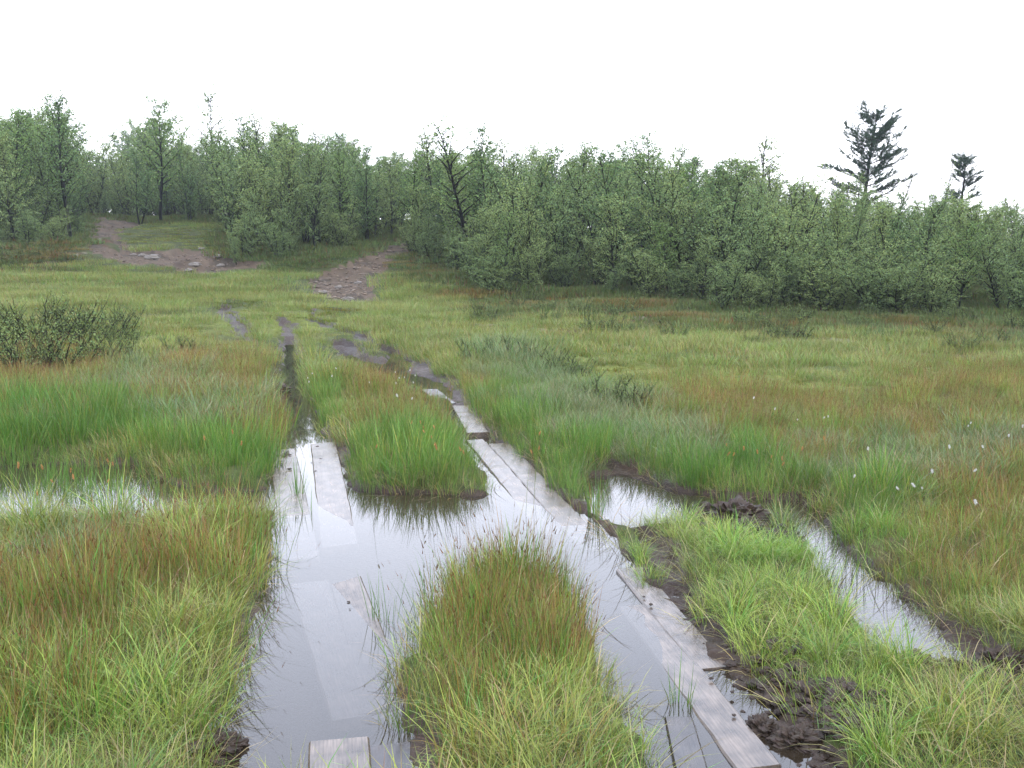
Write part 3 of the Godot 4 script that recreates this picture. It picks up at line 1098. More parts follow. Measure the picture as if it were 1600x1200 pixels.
		if sp[3] > 5.0 and rng.randf() < 0.30 and count < 255:
			var up := hgt * rng.randf_range(1.05, 1.24) / 4.15
			stand("birch_tree", sparse, Vector3(x, y, -d), rng.randf() * TAU, Vector3(up * 1.2, up, up * 1.2), "thin birch whose open twigs show sky, in the wood " + ("by the tracks" if sp[2] < 640 else ("above the green meadow" if sp[2] < 1100 else "near the pines")), "tree", "thin birches of the wood")
			count += 1
		elif count < 255:
			var where := ""
			if sp[2] < 140: where = "beyond the brown heath"
			elif sp[2] < 360: where = "behind the mossy clearing"
			elif sp[2] < 640: where = "between the two tracks"
			elif sp[2] < 1000: where = "above the green meadow"
			elif sp[2] < 1250: where = "behind the heath strip"
			else: where = "below the pines"
			where += ", at the wood's edge" if sp[3] < 3.0 else ", deep in"
			stand("birch_tree", m[k], Vector3(x, y, -d), rng.randf() * TAU, Vector3(wide, s, wide), say[k] + " " + where, "tree", "birches of the wood")
			count += 1
		else:
			far[k].append(Transform3D(Basis(Vector3.UP, rng.randf() * TAU).scaled_local(Vector3(wide, s, wide)), Vector3(x, y, -d)))
	for q in 230:
		var px := rng.randf_range(-160.0, 1760.0)
		var front := hit(px, along(EDGE, px) - 1.0)
		var d := -front.z + rng.randf_range(12.0, 42.0)
		var x := front.x / -front.z * d
		var y := land(x, d) - 0.03
		var ry := ray(px, along(SKY, px) + rng.randf_range(2.0, 50.0))
		var hgt := EYE + ry.y * d - y
		if hgt < 1.0: continue
		var s := minf(hgt, 5.0) / 4.15
		var k: int = [2, 5, 7, 3, 6][rng.randi() % 5]
		far[k].append(Transform3D(Basis(Vector3.UP, rng.randf() * TAU).scaled_local(Vector3(s * 1.3, s, s * 1.3)), Vector3(x, y, -d)))
	# the depth of the wood that reads as one mass
	for k in m.size():
		if far[k].is_empty():
			continue
		var both := ArrayMesh.new()
		kinds[k][0].commit(wood_mat, both)
		kinds[k][1].commit(leaf_mat, both)
		var f := new_field(both)
		for t in far[k]:
			f.xf.append(t)
			f.col.append(Color.WHITE)
		lay(f, "birch_wood", "depth of the birch wood behind the front trees", "wood")

# ---------------------------------------------------------------- bushes
func build_shrubs() -> void:
	var t1 := Color(0.125, 0.165, 0.060)
	var t2 := Color(0.140, 0.185, 0.065)
	var a := [woody(bush(38, 1.3, 7, 0.036, t1, 0.3), leaf_mat), woody(bush(34, 1.2, 7, 0.038, t1 * 1.2, 0.35), leaf_mat)]
	var b := woody(bush(16, 0.6, 7, 0.034, t1, 0.75), leaf_mat)
	var c := woody(bush(24, 0.9, 8, 0.036, t2, 0.6), leaf_mat)
	var k := 0
	# [px, py of the foot, height, width factor, which]
	for s in [[8, 600, 0.62, 1.1, 0], [66, 592, 0.70, 1.1, 0], [120, 586, 0.55, 1.1, 0], [168, 572, 0.42, 1.1, 0], [36, 556, 0.80, 1.2, 0], [96, 548, 0.86, 1.1, 0], [146, 538, 0.66, 1.2, 0], [186, 548, 0.40, 1.2, 0], [-40, 575, 0.85, 1.1, 0], [20, 645, 0.35, 0.8, 0], [50, 520, 0.62, 1.2, 0], [168, 518, 0.45, 1.2, 0]]:
		var p := hit(s[0], s[1])
		var kk: int = k % 2
		stand("willow_shrub", a[kk], Vector3(p.x, land(p.x, -p.z) - 0.02, p.z), rng.randf() * TAU, Vector3(s[2] * s[3], s[2], s[2] * s[3]), ["large willow bush in the clump on the meadow", "low willow bush on the skirt of the clump"][0 if s[2] > 0.6 else 1] if s[1] < 640 else "small dark shrub standing before the big willow clump", "shrub", "willow clump on the meadow", "foliage", "stems")
		k += 1
	for s in [[735, 574, .36], [760, 570, .38], [790, 572, .4], [815, 574, .36], [840, 580, .34], [865, 590, .32], [885, 596, .32], [905, 603, .3], [940, 640, .34], [965, 652, .34], [992, 652, .3], [280, 562, .34], [300, 560, .3]]:
		var p := hit(s[0], s[1])
		stand("dwarf_birch_shrub", b, Vector3(p.x, land(p.x, -p.z) - 0.02, p.z), rng.randf() * TAU, Vector3(s[2] * 1.5, s[2] * 1.1, s[2] * 1.5), "small wiry dwarf birch in the row across the green meadow" if s[0] > 700 and s[0] < 920 else ("low dwarf birch twigs in the long grass above the far pool" if s[0] > 920 else "lone low dwarf birch beside the willow clump"), "shrub", "dwarf birches on the meadow", "foliage", "stems")
	# the strip of bushes along the far edge of the meadow
	for q in 44:
		var px := rng.randf_range(640.0, 1660.0)
		var e := along(EDGE, px)
		var p := hit(px, e + rng.randf_range(8.0, 62.0))
		var h := rng.randf_range(0.22, 0.5)
		stand("heath_shrub", c if q % 3 else b, Vector3(p.x, land(p.x, -p.z) - 0.02, p.z), rng.randf() * TAU, Vector3(h * 1.5, h, h * 1.5), ["low leafy shrub in the heath strip nearest the sunken track", "low leafy shrub in the heath strip below the tall airy birch", "low leafy shrub in the heath strip below the sparse wide-topped birch", "low leafy shrub in the heath strip below the large pine"][clampi(int((px - 640.0) / 230.0), 0, 3)] if q % 3 else "wiry dark shrub in the heath strip between meadow and thicket", "shrub", "shrubs of the heath strip", "foliage", "stems")
	for q in 16:
		var px := rng.randf_range(-60.0, 130.0)
		var p := hit(px, along(EDGE, px) + rng.randf_range(6.0, 40.0))
		var h := rng.randf_range(0.3, 0.6)
		stand("heath_shrub", c, Vector3(p.x, land(p.x, -p.z) - 0.02, p.z), rng.randf() * TAU, Vector3(h * 1.4, h, h * 1.4), "low leafy shrub on the brown heath below the gravel track's birches", "shrub", "shrubs on the brown heath", "foliage", "stems")

# ---------------------------------------------------------------- grass and ground plants
func build_grass(bm: Material) -> void:
	var lush := Color(0.084, 0.165, 0.028)
	var lime := Color(0.205, 0.240, 0.050)
	var meadow := Color(0.168, 0.202, 0.060)
	var blue := Color(0.135, 0.172, 0.078)
	var rust := Color(0.185, 0.098, 0.036)
	var gold := Color(0.205, 0.160, 0.045)
	var straw := Color(0.24, 0.19, 0.095)
	var tufts := {}
	# size classes: single tufts near by, wider patches of the same plants further off
	var radius := [1.0, 2.1, 3.6, 5.0]
	var many := [1.15, 4.4, 8.5, 11.0]
	var broad := [1.0, 1.1, 1.5, 2.0]
	for c in 4:
		for k in 3:
			var w := {
				lush = {length = 0.34, width = 0.0031, lean = 0.16, curl = 0.5, blades = 30, radius = 0.08, colors = [[8, lush, 1.0, 1.0], [2, lime * 0.9, 0.9, 1.0], [0.7, straw, 0.7, 0.7]]},
				lime = {length = 0.25, width = 0.0026, lean = 0.45, curl = 1.35, blades = 46, radius = 0.09, segs = 4, colors = [[7, lime, 1.0, 1.0], [2.4, lush * 1.2, 1.0, 1.0], [2, gold, 0.9, 0.9], [1.2, straw, 0.9, 0.8], [0.5, rust, 0.8, 0.7]]},
				rust = {length = 0.30, width = 0.0020, lean = 0.20, curl = 0.35, blades = 44, radius = 0.10, heads = 0.25, colors = [[3.6, rust, 1.05, 1.0], [2.2, gold, 1.0, 1.1], [5, lush * 1.15, 0.76, 1.4], [3.4, lime, 0.82, 1.4], [1.2, straw, 0.95, 0.9]]},
				meadow = {length = 0.19, width = 0.0036, lean = 0.35, curl = 0.9, blades = 34, radius = 0.13, colors = [[6, meadow, 1.0, 1.0], [3, lush * 1.1, 0.9, 1.0], [2, lime, 1.0, 1.0], [1.2, gold, 1.0, 0.9], [1.0, straw, 1.0, 0.8], [0.7, rust, 1.05, 0.7]]},
				blue = {length = 0.32, width = 0.0030, lean = 0.30, curl = 1.1, blades = 30, radius = 0.10, segs = 4, colors = [[8, blue, 1.0, 1.0], [3, lush, 0.9, 1.0], [1.4, straw, 0.9, 0.8], [0.8, rust, 1.0, 0.6]]},
				moss = {length = 0.06, width = 0.010, lean = 0.5, curl = 0.9, blades = 44, radius = 0.12, segs = 1, colors = [[6, Color(0.140, 0.155, 0.028), 1.0, 1.0], [3, Color(0.075, 0.11, 0.024), 1.0, 1.0], [1, Color(0.15, 0.075, 0.028), 1.0, 1.0]]},
				heath = {length = 0.13, width = 0.011, lean = 0.5, curl = 0.5, blades = 46, radius = 0.15, segs = 1, colors = [[6, Color(0.078, 0.110, 0.034), 1.0, 1.0], [3, Color(0.115, 0.145, 0.044), 1.0, 1.0], [1.2, Color(0.12, 0.062, 0.032), 1.0, 1.0]]},
				litter = {length = 0.22, width = 0.0030, lean = 1.15, curl = 0.7, blades = 18, radius = 0.10, colors = [[5, straw, 1.0, 1.0], [3, Color(0.11, 0.075, 0.04), 1.0, 1.0], [1, gold, 1.0, 1.0]]},
				tussock = {length = 0.36, width = 0.0034, lean = 0.42, curl = 1.5, blades = 80, radius = 0.055, segs = 4, colors = [[7, lime, 1.0, 1.0], [3, lush * 1.15, 1.0, 1.0], [1.2, straw, 0.9, 0.8]]},
				reed = {length = 0.36, width = 0.0032, lean = 0.12, curl = 0.4, blades = 9, radius = 0.07, colors = [[6, lush, 1.0, 1.0], [2, lime * 0.9, 0.9, 1.0], [1.5, rust * 0.6, 0.8, 0.6]]},
			}
			for kind in w:
				if kind == "reed" and c > 0 or kind in ["litter", "tussock"] and c > 1:
					continue
				var q: Dictionary = w[kind]
				q.radius *= radius[c]
				q.blades = int(q.blades * many[c])
				q.width *= broad[c]
				if c > 1 and q.get("segs", 3) > 2: q.segs = 2
				tufts["%s%d%d" % [kind, c, k]] = new_field(tuft(q, bm))
	# candidates on jittered grids: size class, from, to, step
	for pass_ in [[0, 1.6, 6.5, 0.074], [1, 6.3, 13.2, 0.165], [2, 13.0, 26.0, 0.30], [3, 25.7, 50.0, 0.42], [0, 6.5, 13.0, 0.085], [0, 13.0, 20.0, 0.11]]:
		var rim_only: bool = pass_[0] == 0 and pass_[1] > 6.0
		var step: float = pass_[3]
		var d: float = pass_[1]
		while d < pass_[2]:
			var half := 0.56 * d + 1.2
			var x := -half
			while x < half:
				var gx := x + rng.randf_range(-0.6, 0.6) * step
				var gd := d + rng.randf_range(-0.6, 0.6) * step
				x += step
				var s := shore(gx, gd)
				if pass_[0] > 0 and not open_turf(gx, gd, [0.0, 0.15, 0.24, 0.30][pass_[0]], s):
					continue
				if rim_only and open_turf(gx, gd, 0.15 if gd < 13.0 else 0.24, s):
					continue
				sow(tufts, gx, gd, pass_[0], s)
			d += step
	var say := {lush = ["upright bright green sedge along the pools and on the island", "sedge"], lime = ["arching light green grass on the banks beside the boards", "grass"], rust = ["rust-brown tipped fine sedge in patches and on the tussocks", "sedge"], meadow = ["short yellow-green meadow grass", "grass"], blue = ["loose grey-green sedge on the far side of the pools", "sedge"], moss = ["low yellow-green moss cushions in the meadow", "moss"], heath = ["low dark heath plants at the edge of the wood", "heath"], litter = ["dead straw-coloured blades lying among the living grass", "litter"], tussock = ["long arching light green tussocks on the banks", "grass"], reed = ["scattered thin reeds standing in the pool water", "reeds"]}
	var call := {lush = "green_sedge", lime = "bank_grass", rust = "brown_sedge", meadow = "meadow_grass", blue = "grey_sedge", moss = "moss", heath = "heath", litter = "grass_litter", tussock = "tussock_grass", reed = "pool_reeds"}
	for kind in say:
		for c in 4:
			for k in 3:
				if tufts.has("%s%d%d" % [kind, c, k]):
					lay(tufts["%s%d%d" % [kind, c, k]], call[kind], say[kind][0], say[kind][1])
	# single reed tufts that stand in the water
	var solo := [
		[467, 772, 0.38, 34, 0.03, "dense green reed tuft growing between two pale boards"],
		[592, 968, 0.33, 12, 0.03, "two dark sedge shoots beside the half-sunk board"],
		[608, 972, 0.36, 10, 0.02, "leaning sedge shoots behind the half-sunk board"],
		[1062, 1102, 0.30, 26, 0.03, "thin reed tuft growing beside the long clean board"],
		[932, 806, 0.36, 46, 0.05, "dark green sedge clump with rusty tips in the far pool"],
		[482, 800, 0.34, 7, 0.03, "few thin reeds in the open water before the dense reed tuft"],
		[1300, 1155, 0.16, 22, 0.05, "grey-green grass tuft sprouting from the black mud"],
		[1272, 1125, 0.10, 12, 0.03, "small grass tuft in the mud under the peat lump"],
		[232, 800, 0.34, 40, 0.12, "thin rusty reeds at the end of the reedy pool"],
		[150, 770, 0.36, 40, 0.2, "loose green reeds rising out of the reedy pool"],
		[60, 765, 0.36, 44, 0.22, "tall green reeds at the open middle of the reedy pool"],
		[398, 940, 0.40, 16, 0.05, "drooping dark-headed sedge stems hanging over the board pool's grassy edge", 0.6],
		[372, 1010, 0.42, 18, 0.06, "leaning sedge stems with dark spikelets beside the drowned board", 0.7],
		[350, 1085, 0.40, 16, 0.06, "bent sedge stems dipping into the pool near the peat lump", 0.8],
		[668, 948, 0.36, 18, 0.06, "wispy dark sedge stems at the pool side of the grass tussock", 0.35],
		[648, 992, 0.34, 18, 0.06, "wispy sedge stems behind the two dark sedge shoots", 0.4],
		[700, 915, 0.36, 20, 0.08, "fine rusty stems on the far tip of the grass tussock", 0.3],
		[868, 902, 0.36, 18, 0.08, "fine rusty stems of the tussock towards the twin boards", 0.35],
		[890, 945, 0.32, 14, 0.06, "thin sedge stems on the tussock's side facing the board channel", 0.4],
		[520, 655, 0.2, 40, 0.05, "short bright green tuft at the mouth of the narrow rut"],
	]
	for s in solo:
		var p := hit(s[0], s[1])
		var col := Color(0.08, 0.165, 0.035)
		if s[5].begins_with("grey") or s[5].begins_with("small"): col = Color(0.17, 0.24, 0.09)
		if s[5].begins_with("short"): col = Color(0.16, 0.27, 0.03)
		var tm := tuft({length = s[2], width = 0.0038 if s.size() < 7 else 0.0021, lean = 0.14 if s.size() < 7 else s[6], curl = 0.35 if s.size() < 7 else 0.6, heads = 0.0 if s.size() < 7 else 0.6, blades = s[3], radius = s[4], colors = [[8, col, 1.0, 1.0], [2, lime, 0.8, 0.8], [1, rust, 0.9, 0.6]]}, bm)
		var o := mesh_node(tm)
		o.position = Vector3(p.x, minf(land(p.x, -p.z), 0.0) * 0.5 - 0.01, p.z)
		top(o, "reed_tuft")
		meta(o, s[5], "plant", "")

# no water, mud or track within r of the place
func open_turf(x: float, d: float, r: float, s: float) -> bool:
	if s < r:
		return false
	for o in [Vector2(r, 0), Vector2(-r, 0), Vector2(0, r), Vector2(0, -r)]:
		if cover(x + o.x, d + o.y) != 0:
			return false
	return true

func sow(t: Dictionary, x: float, d: float, c: int, s: float) -> void:
	var h0 := base_h(x, d)
	var p := pixel(x, h0, d)
	var v := "%d%d" % [c, rng.randi() % 3]
	# plants differ in vigour and in how yellow they are, in drifts a few metres wide
	var drift := noise_a.get_noise_2d(x * 16.0 + 400.0, d * 16.0)
	var k0 := 1.0 + rng.randf_range(-0.15, 0.15) + 0.30 * noise_a.get_noise_2d(x * 30.0, d * 30.0 + 700.0)
	var col := Color(k0 * (1.0 + 0.22 * drift + rng.randf_range(-0.07, 0.07)), k0, k0 * (1.0 + 0.15 * drift))
	if s < 0.0:
		# reeds in the water: in the overgrown pools, not over the boards
		if c > 0 or d > 12.0:
			return
		var chance := 0.0
		if p.x < 425.0 and p.y < 850.0: chance = 0.34 if p.y < 755.0 or noise_a.get_noise_2d(x * 20.0, d * 20.0) > 0.0 else 0.16
		elif p.x > 1235.0 and p.y < 930.0: chance = 0.12
		elif p.x > 1110.0 and p.y < 850.0: chance = 0.30
		elif s > -0.07 and not (p.x > 940.0 and p.y > 830.0) and not (p.x > 690.0 and p.x < 1110.0 and p.y < 830.0): chance = 0.12
		if rng.randf() < chance:
			plant(t["reed" + v], x, -0.04, d, rng.randf_range(0.55, 1.0), 1.0, col)
		return
	var k := cover(x, d)
	if k == 1 and not (s < 0.09 and rng.randf() < 0.85 and not in_any(mud_p, p)):
		if c == 0 and rng.randf() < 0.04:
			plant(t["lime" + v], x, land(x, d) - 0.03, d, rng.randf_range(0.4, 0.7), 1.0, col)
		return
	if k == 2:
		return
	var y := land(x, d) - 0.01
	var edge := along(EDGE, p.x)
	var nz := noise_a.get_noise_2d(x * 11.0 + 200.0, d * 11.0)
	var wob := Vector2(nz, noise_a.get_noise_2d(x * 11.0, d * 11.0 + 300.0)) * clampf(500.0 / d, 15.0, 90.0)
	var q := p + wob
	if d > 13.0:
		if p.y < edge + 6.0:
			if p.y > 320.0 and rng.randf() < 0.85:
				plant(t["heath" + v], x, y, d, rng.randf_range(0.9, 1.5), 1.0, col)
			return
		var strip := (p.x > 620.0 and q.y < edge + 46.0) or (p.x < 150.0 and q.y < edge + 40.0) or (p.x > 360.0 and p.x < 620.0 and q.y < edge + 22.0)
		if strip:
			if rng.randf() < 0.7:
				plant(t["heath" + v], x, y, d, rng.randf_range(0.7, 1.3), 1.0, col if nz < (0.14 if p.x > 200.0 else -0.1) else Color(1.45, 0.92, 0.9) * k0)
			return
		if in_any(green_p, p):
			if rng.randf() < 0.6:
				plant(t["heath" + v], x, y, d, rng.randf_range(0.4, 0.8), 0.6, Color(1.6, 1.45, 1.2) * k0)
			return
	var zr := zone(brown_spots, q)
	var zl := zone(lush_spots, q)
	var zi := zone(lime_spots, q)
	var zb := zone(blue_spots, q)
	var zm := zone(moss_spots, q)
	zr *= 0.65 if d > 8.0 else 1.3
	var tot := 0.35 + zr * 1.0 + zl * 1.4 + zi * 1.3 + zb * 1.0 + zm * 0.7
	var r := rng.randf() * tot
	var low := 0.7 + 0.3 * clampf(s / 0.2, 0.0, 1.0)
	var size := rng.randf_range(0.75, 1.15) * low
	# the bank beside the right boards and the shore of the reedy pool carry short grass
	if p.x > 930.0 and p.y > 805.0: size *= 0.66
	if p.x > 690.0 and p.y > 590.0 and p.y < 790.0: size *= 0.78
	if p.x < 260.0 and p.y > 800.0 and p.y < 900.0: size *= 0.78
	size *= 0.95 + 0.7 * noise_a.get_noise_2d(x * 42.0, d * 42.0 + 900.0)
	# trodden and short on the near side of the ruts
	if d > 9.0 and d < 27.0:
		if shore(x, d + 0.5) < 0.05 or shore(x, d + 1.0) < 0.0: size *= 0.36
		elif cover(x, d + 0.7) == 1 or cover(x, d + 0.3) == 1 or cover(x, d + 1.1) == 1: size *= 0.42
	var kind := "meadow"
	var cum := 0.0
	if p.x > 930.0 and p.x < 1420.0 and p.y > 830.0: zr *= 0.3
	for e in [["rust", zr], ["lush", zl * 1.4], ["lime", zi * 1.3], ["blue", zb], ["moss", zm * 0.7]]:
		cum += e[1]
		if r < cum:
			kind = e[0]
			break
	if kind == "meadow" and d < 6.0 and rng.randf() < 0.5: kind = "lime"
	if p.x > 930.0 and p.y > 830.0 and p.x < 1450.0: col = col * Color(0.95, 1.15, 0.95)
	# dead litter between the living blades
	if d < 9.0 and c < 2 and rng.randf() < 0.33:
		plant(t["litter" + v], x, y, d, rng.randf_range(0.7, 1.2), 1.0, col)
	# bigger arching tussocks standing out of the bank grass
	if kind == "lime" and c == 0 and rng.randf() < 0.06 and not (p.x > 590.0 and p.x < 1000.0):
		plant(t["tussock" + v], x, y, d, rng.randf_range(0.7, 1.15) * (0.75 if p.x > 930.0 else 1.0), 1.0, col)
	plant(t[kind + v], x, y, d, size, 0.8 if kind == "rust" and d > 12.0 else 1.0, col)

# ---------------------------------------------------------------- cotton grass and seed heads
func build_flowers(bm: Material) -> void:
	var wool := mat(Color(0.74, 0.73, 0.70), 0.95, 0.2)
	wool.vertex_color_use_as_albedo = true
	wool.backlight_enabled = true
	wool.backlight = Color(0.5, 0.5, 0.5)
	var rusty := mat(Color.WHITE, 0.9, 0.2)
	rusty.vertex_color_use_as_albedo = true
	var stem := MB.new()
	blade(stem, Vector3(0, -0.05, 0), 0.0, 0.42, 0.0022, 0.03, 0.12, Color(0.11, 0.15, 0.045), 4)
	var stem_m := stem.commit(bm)
	var tops := []
	for k in 3:
		var mb := MB.new()
		for q in 220:
			var th := acos(rng.randf_range(-1, 1))
			var ph := rng.randf() * TAU
			var n := Vector3(sin(th) * cos(ph), cos(th), sin(th) * sin(ph))
			var c0 := Vector3(0, rng.randf_range(-0.012, 0.008), 0)
			var e := c0 + Vector3(n.x * 0.014, n.y * 0.019 - 0.004, n.z * 0.014) * rng.randf_range(0.7, 1.15)
			var sd := n.cross(Vector3(rng.randf_range(-1, 1), rng.randf_range(-1, 1), 0.3)).normalized() * 0.0016
			var a := mb.vert(c0 - sd, Color(1, 1, 1))
			mb.vert(c0 + sd, Color(1, 1, 1))
			mb.vert(e, Color(1, 1, 1))
			mb.tri(a, a + 1, a + 2)
		tops.append(mb.commit(wool))
	var ears := []
	for k in 2:
		var mb := MB.new()
		for q in 90:
			var th := acos(rng.randf_range(-1, 1))
			var ph := rng.randf() * TAU
			var n := Vector3(sin(th) * cos(ph), cos(th), sin(th) * sin(ph))
			var c0 := Vector3(0, rng.randf_range(-0.012, 0.012), 0)
			var e := c0 + Vector3(n.x * 0.009, n.y * 0.014 + 0.004, n.z * 0.009)
			var sd := n.cross(Vector3(rng.randf_range(-1, 1), rng.randf_range(-1, 1), 0.3)).normalized() * 0.0022
			var cc := jit(Color(0.36, 0.19, 0.075), 0.35)
			var a := mb.vert(c0 - sd, cc)
			mb.vert(c0 + sd, cc)
			mb.vert(e, cc)
			mb.tri(a, a + 1, a + 2)
		ears.append(mb.commit(rusty))
	# [px, py of the head, size]
	var white := [[617, 581, 1], [623, 590, 1], [640, 578, 1.1], [648, 586, 1], [618, 598, 1], [631, 589, .9], [619, 617, 1.5], [643, 622, 1.2], [645, 597, 1], [482, 596, 1], [480, 590, .8], [524, 575, 1], [518, 587, 1], [487, 583, .9], [576, 597, .7],
		[1177, 621, 1.2], [1210, 638, 1], [1287, 652, 1], [1293, 650, 1], [1245, 655, .8], [1355, 700, 1.2], [1512, 665, 1], [1516, 660, .9], [1482, 697, 1.4], [1455, 735, 1.4], [1425, 757, 1.3], [1400, 762, 1.1], [1522, 783, 1.5], [1575, 680, 1.3], [1597, 665, 1.2], [1534, 697, 1.1], [1523, 734, 1.2], [1334, 743, 1], [1439, 762, .9]]
	var orange := [[27, 728, 1.5], [65, 731, 1.3], [109, 735, 1], [113, 746, 1.2], [167, 720, 1], [175, 725, 1], [167, 752, .9], [80, 752, .9], [57, 772, .9], [318, 685, 1.2], [362, 675, 1.3], [376, 693, 1.2], [680, 698, 1.8], [718, 702, 1.2], [723, 707, 1], [677, 667, 1.1], [661, 674, 1.1], [656, 660, .9], [642, 660, 1], [661, 668, .9], [587, 698, 1.1], [673, 683, .8],
		[842, 677, 1.2], [841, 700, 1.1], [829, 706, 1.1], [1286, 685, 1.2], [1161, 701, 1.2], [1137, 709, 1.1], [1182, 706, 1.2], [1145, 710, 1], [1221, 717, 1.1], [1252, 701, 1.1], [1222, 725, 1], [1204, 714, .8], [1134, 695, .8], [1516, 640, 1]]
	for q in white:
		var label := "white cotton grass head on the bank beside the far muddy board"
		if q[0] < 600: label = "white cotton grass head beside the narrow wet rut"
		elif q[0] > 1000 and q[1] < 660: label = "white cotton grass head in the rusty sedge of the meadow"
		elif q[0] > 1000: label = "drooping white cotton grass head in the grey-green sedge"
		flower("cotton_grass", q, stem_m, tops[rng.randi() % 3], "woolly_head", label, "cotton grass heads")
	for q in orange:
		var label := "orange seed head among the upright sedge of the island"
		if q[0] < 200: label = "orange seed head over the reedy pool"
		elif q[0] < 400: label = "orange seed head in the bright sedge beside the first pale board"
		elif q[0] > 1000: label = "orange seed head in the tall sedge behind the far pool"
		elif q[0] > 800: label = "orange seed head in the grass beside the long pale board"
		flower("sedge_flower", q, stem_m, ears[rng.randi() % 2], "seed_head", label, "orange seed heads")

func flower(called: String, q: Array, stem_m: Mesh, head_m: Mesh, head_name: String, label: String, group: String) -> void:
	var lift := 0.38
	var p := hit(q[0], q[1], lift)
	var d := -p.z
	var o := Node3D.new()
	var y := maxf(land(p.x, d), -0.04) - 0.01
	var r := ray(q[0], q[1])
	var head_y := EYE + r.y * d
	var hgt := maxf(0.12, head_y - y)
	o.position = Vector3(p.x - 0.03, y, p.z)
	top(o, called)
	var st := part(o, "stem", stem_m)
	st.scale = Vector3(1, hgt / 0.365, 1)
	var h := part(o, head_name, head_m)
	h.position = Vector3(0.035, hgt, 0)
	h.scale = Vector3.ONE * q[2] * (0.5 if called == "cotton_grass" else 0.7)
	h.rotation = Vector3(rng.randf_range(-0.4, 0.4), rng.randf() * TAU, rng.randf_range(-0.7, 0.2))
	meta(o, label, "flower", group)

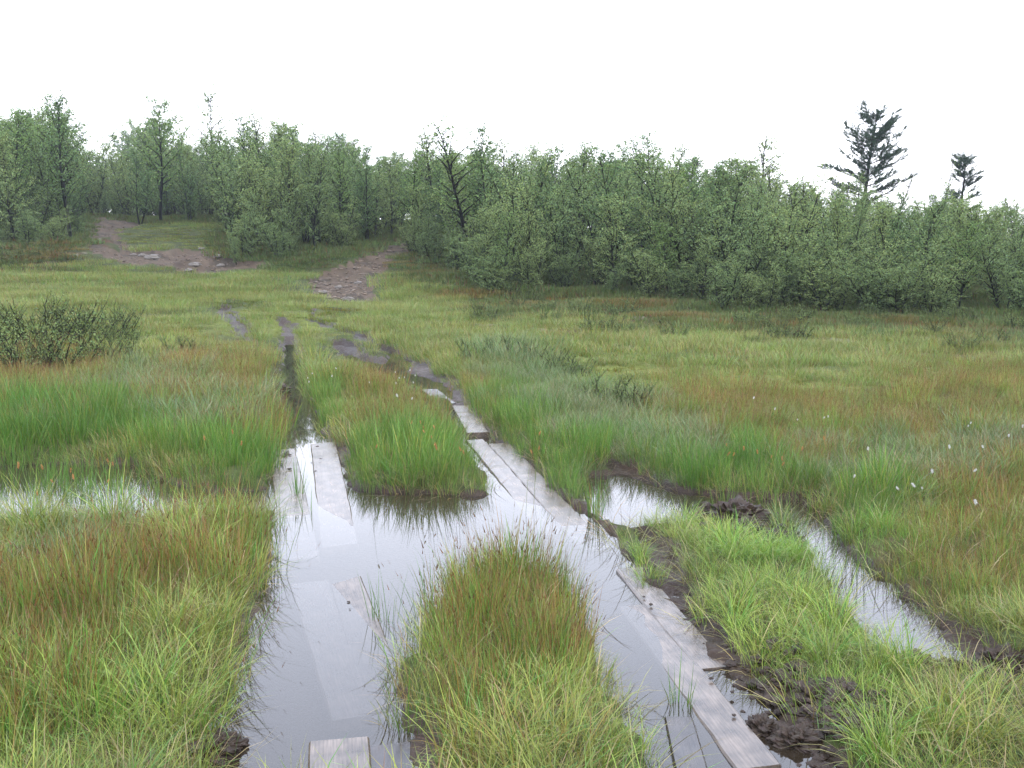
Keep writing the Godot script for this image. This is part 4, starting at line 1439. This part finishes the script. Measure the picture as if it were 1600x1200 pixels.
# ---------------------------------------------------------------- stones on the track, peat clods
func build_stones_and_peat() -> void:
	var rock := mat(Color.WHITE, 0.75, 0.4)
	rock.vertex_color_use_as_albedo = true
	var forms := []
	for k in 4:
		forms.append(lump(0.5, 0.22, 0.38, 0.5, 1.6, Color(0.12, 0.104, 0.088), 0.5, 3.0 + k, rock, 8, 12))
	for s in [[240, 402, 0.55, "largest flat pale stone in the gravel track"], [222, 400, 0.3, "small stone beside the largest flat stone in the track"], [306, 414, 0.42, "pale stone at the meadow end of the gravel track"], [296, 422, 0.3, "low stone sunk at the meadow edge of the track"], [341, 404, 0.34, "pale stone beside the birch bush"], [345, 413, 0.3, "flat stone below the birch bush"], [208, 394, 0.26, "small grey stone in the wheel line of the track"], [316, 393, 0.28, "reddish flat stone at the mossy clearing"], [545, 470, 0.3, "pale stone at the foot of the sunken track"], [505, 462, 0.26, "stone in the stony mouth of the sunken track"], [560, 437, 0.28, "stone halfway up the sunken track"], [530, 452, 0.22, "small stone in the bed of the sunken track"]]:
		var p := hit(s[0], s[1])
		var o := mesh_node(forms[rng.randi() % 4])
		o.position = Vector3(p.x, full_h(p.x, -p.z, cover(p.x, -p.z)) + 0.02, p.z)
		o.rotation.y = rng.randf_range(-0.4, 0.4)
		o.scale = Vector3.ONE * s[2] * 0.9
		top(o, "flat_stone")
		meta(o, s[3], "stone", "stones on the tracks")
	# loose stones of the sunken track: too many and too small to pick apart
	var pebble := new_field(lump(0.5, 0.3, 0.4, 0.5, 1.6, Color(0.115, 0.085, 0.060), 0.5, 9.0, rock, 5, 7))
	for k in 9000:
		var px := rng.randf_range(110, 680)
		var py := rng.randf_range(340, 482)
		if not in_any(path_p, Vector2(px, py)) or in_any(green_p, Vector2(px, py)):
			continue
		var p := hit(px, py)
		if cover(p.x, -p.z) != 2:
			continue
		plant(pebble, p.x, full_h(p.x, -p.z, 2), -p.z, rng.randf_range(0.03, 0.13) * (1.0 if px > 450 else 0.7), 0.8, Color(1, 1, 1) * rng.randf_range(0.5, 1.3))
		if pebble.xf.size() > 1300:
			break
	lay(pebble, "gravel", "loose stones strewn over the bare tracks", "gravel")
	# torn peat
	var peat := mat(Color.WHITE, 0.7, 0.4)
	peat.vertex_color_use_as_albedo = true
	var clods := []
	for k in 4:
		clods.append(lump(0.5, 0.30, 0.42, 0.55, 2.6, Color(0.030, 0.019, 0.012), 0.6, 20.0 + k, peat, 34, 46))
	for s in [[1290, 1104, 0.26, "big torn brown peat lump in the bank above the grey-green tuft"], [1312, 1132, 0.18, "peat lump leaning on the big torn lump"], [1150, 815, 0.36, "dark peat lump thrown up at the end of the far pool"], [1110, 808, 0.24, "flat peat clod beside the lump at the far pool"], [1218, 852, 0.26, "reddish peat clod between the far pool and the overgrown rut"], [1168, 836, 0.2, "small peat clod behind the lime grass bank"], [1430, 1042, 0.16, "peat lump on the near side of the overgrown rut"], [1486, 1058, 0.14, "peat clod at the muddy end of the overgrown rut"], [1565, 1048, 0.22, "peat lump on the mud bank beside the overgrown rut"], [345, 1172, 0.16, "peat lump at the pool edge beside the short board end"], [1195, 1046, 0.16, "black clod under the lime grass beside the tucked board"], [1215, 1068, 0.14, "black clod in the mud beside the long clean board"], [1190, 1138, 0.12, "wet clod between the long clean board and the grey-green tuft"], [1240, 1160, 0.15, "wet clod in the puddled mud"], [440, 612, 0.2, "torn peat edge lump beside the narrow rut"]]:
		var p := hit(s[0], s[1])
		var o := mesh_node(clods[rng.randi() % 4])
		o.position = Vector3(p.x, maxf(0.0, full_h(p.x, -p.z, 1)), p.z)
		o.rotation.y = rng.randf() * TAU
		o.scale = Vector3.ONE * s[2]
		top(o, "peat_clod")
		meta(o, s[3], "peat", "torn peat clods")
	# crumbs of mud on the boards and along the ruts
	var crumb := new_field(lump(0.5, 0.3, 0.45, 0.6, 2.4, Color(0.032, 0.021, 0.014), 0.5, 41.0, peat, 9, 13))
	for k in 1500:
		var px := rng.randf_range(960, 1360)
		var py := rng.randf_range(880, 1220)
		var line := 1000.0 + (py - 900.0) * 0.78
		var off := px - line
		if off < -40.0 or off > 150.0:
			continue
		if off < 25.0 and rng.randf() < 0.95:
			continue
		if off >= 25.0 and rng.randf() < 0.6:
			continue
		var p := hit(px, py)
		var on := 0.02 if off < 25.0 else maxf(full_h(p.x, -p.z, 1), 0.0)
		plant(crumb, p.x, on, -p.z, rng.randf_range(0.008, 0.02) if off < 25.0 else rng.randf_range(0.015, 0.06), 0.8, Color(1, 1, 1))
	for k in 60:
		var px := rng.randf_range(425, 535)
		var py := rng.randf_range(688, 740)
		if px > 456.0 and px < 492.0: continue
		var p := hit(px, py)
		plant(crumb, p.x, 0.015, -p.z, rng.randf_range(0.01, 0.045), 0.6, Color(1, 1, 1))
	for k in 4:
		var py := rng.randf_range(914, 960)
		var p := hit(540 + (py - 911) * 0.38 + rng.randf_range(-14, 14), py)
		plant(crumb, p.x, 0.004, -p.z, rng.randf_range(0.006, 0.016), 0.6, Color(1, 1, 1))
	# torn crumbly peat round the heaps
	for s in [[1295, 1105, 60, 34], [1325, 1140, 60, 40], [1150, 818, 70, 20], [1218, 856, 30, 14], [1440, 1046, 50, 8], [1565, 1060, 50, 22], [350, 1175, 50, 24], [1215, 1070, 60, 40], [1260, 1150, 80, 40]]:
		for k in int(s[2] * 0.8):
			var p := hit(s[0] + rng.randfn(0.0, 0.5) * s[2], s[1] + rng.randfn(0.0, 0.5) * s[3])
			if shore(p.x, -p.z) < -0.03: continue
			plant(crumb, p.x, maxf(full_h(p.x, -p.z, cover(p.x, -p.z)), 0.0) + rng.randf_range(0.0, 0.02), -p.z, rng.randf_range(0.015, 0.06), 0.9, Color(1, 1, 1) * rng.randf_range(0.7, 1.5))
	lay(crumb, "mud_crumbs", "crumbs of black mud scattered on boards and mud", "mud")
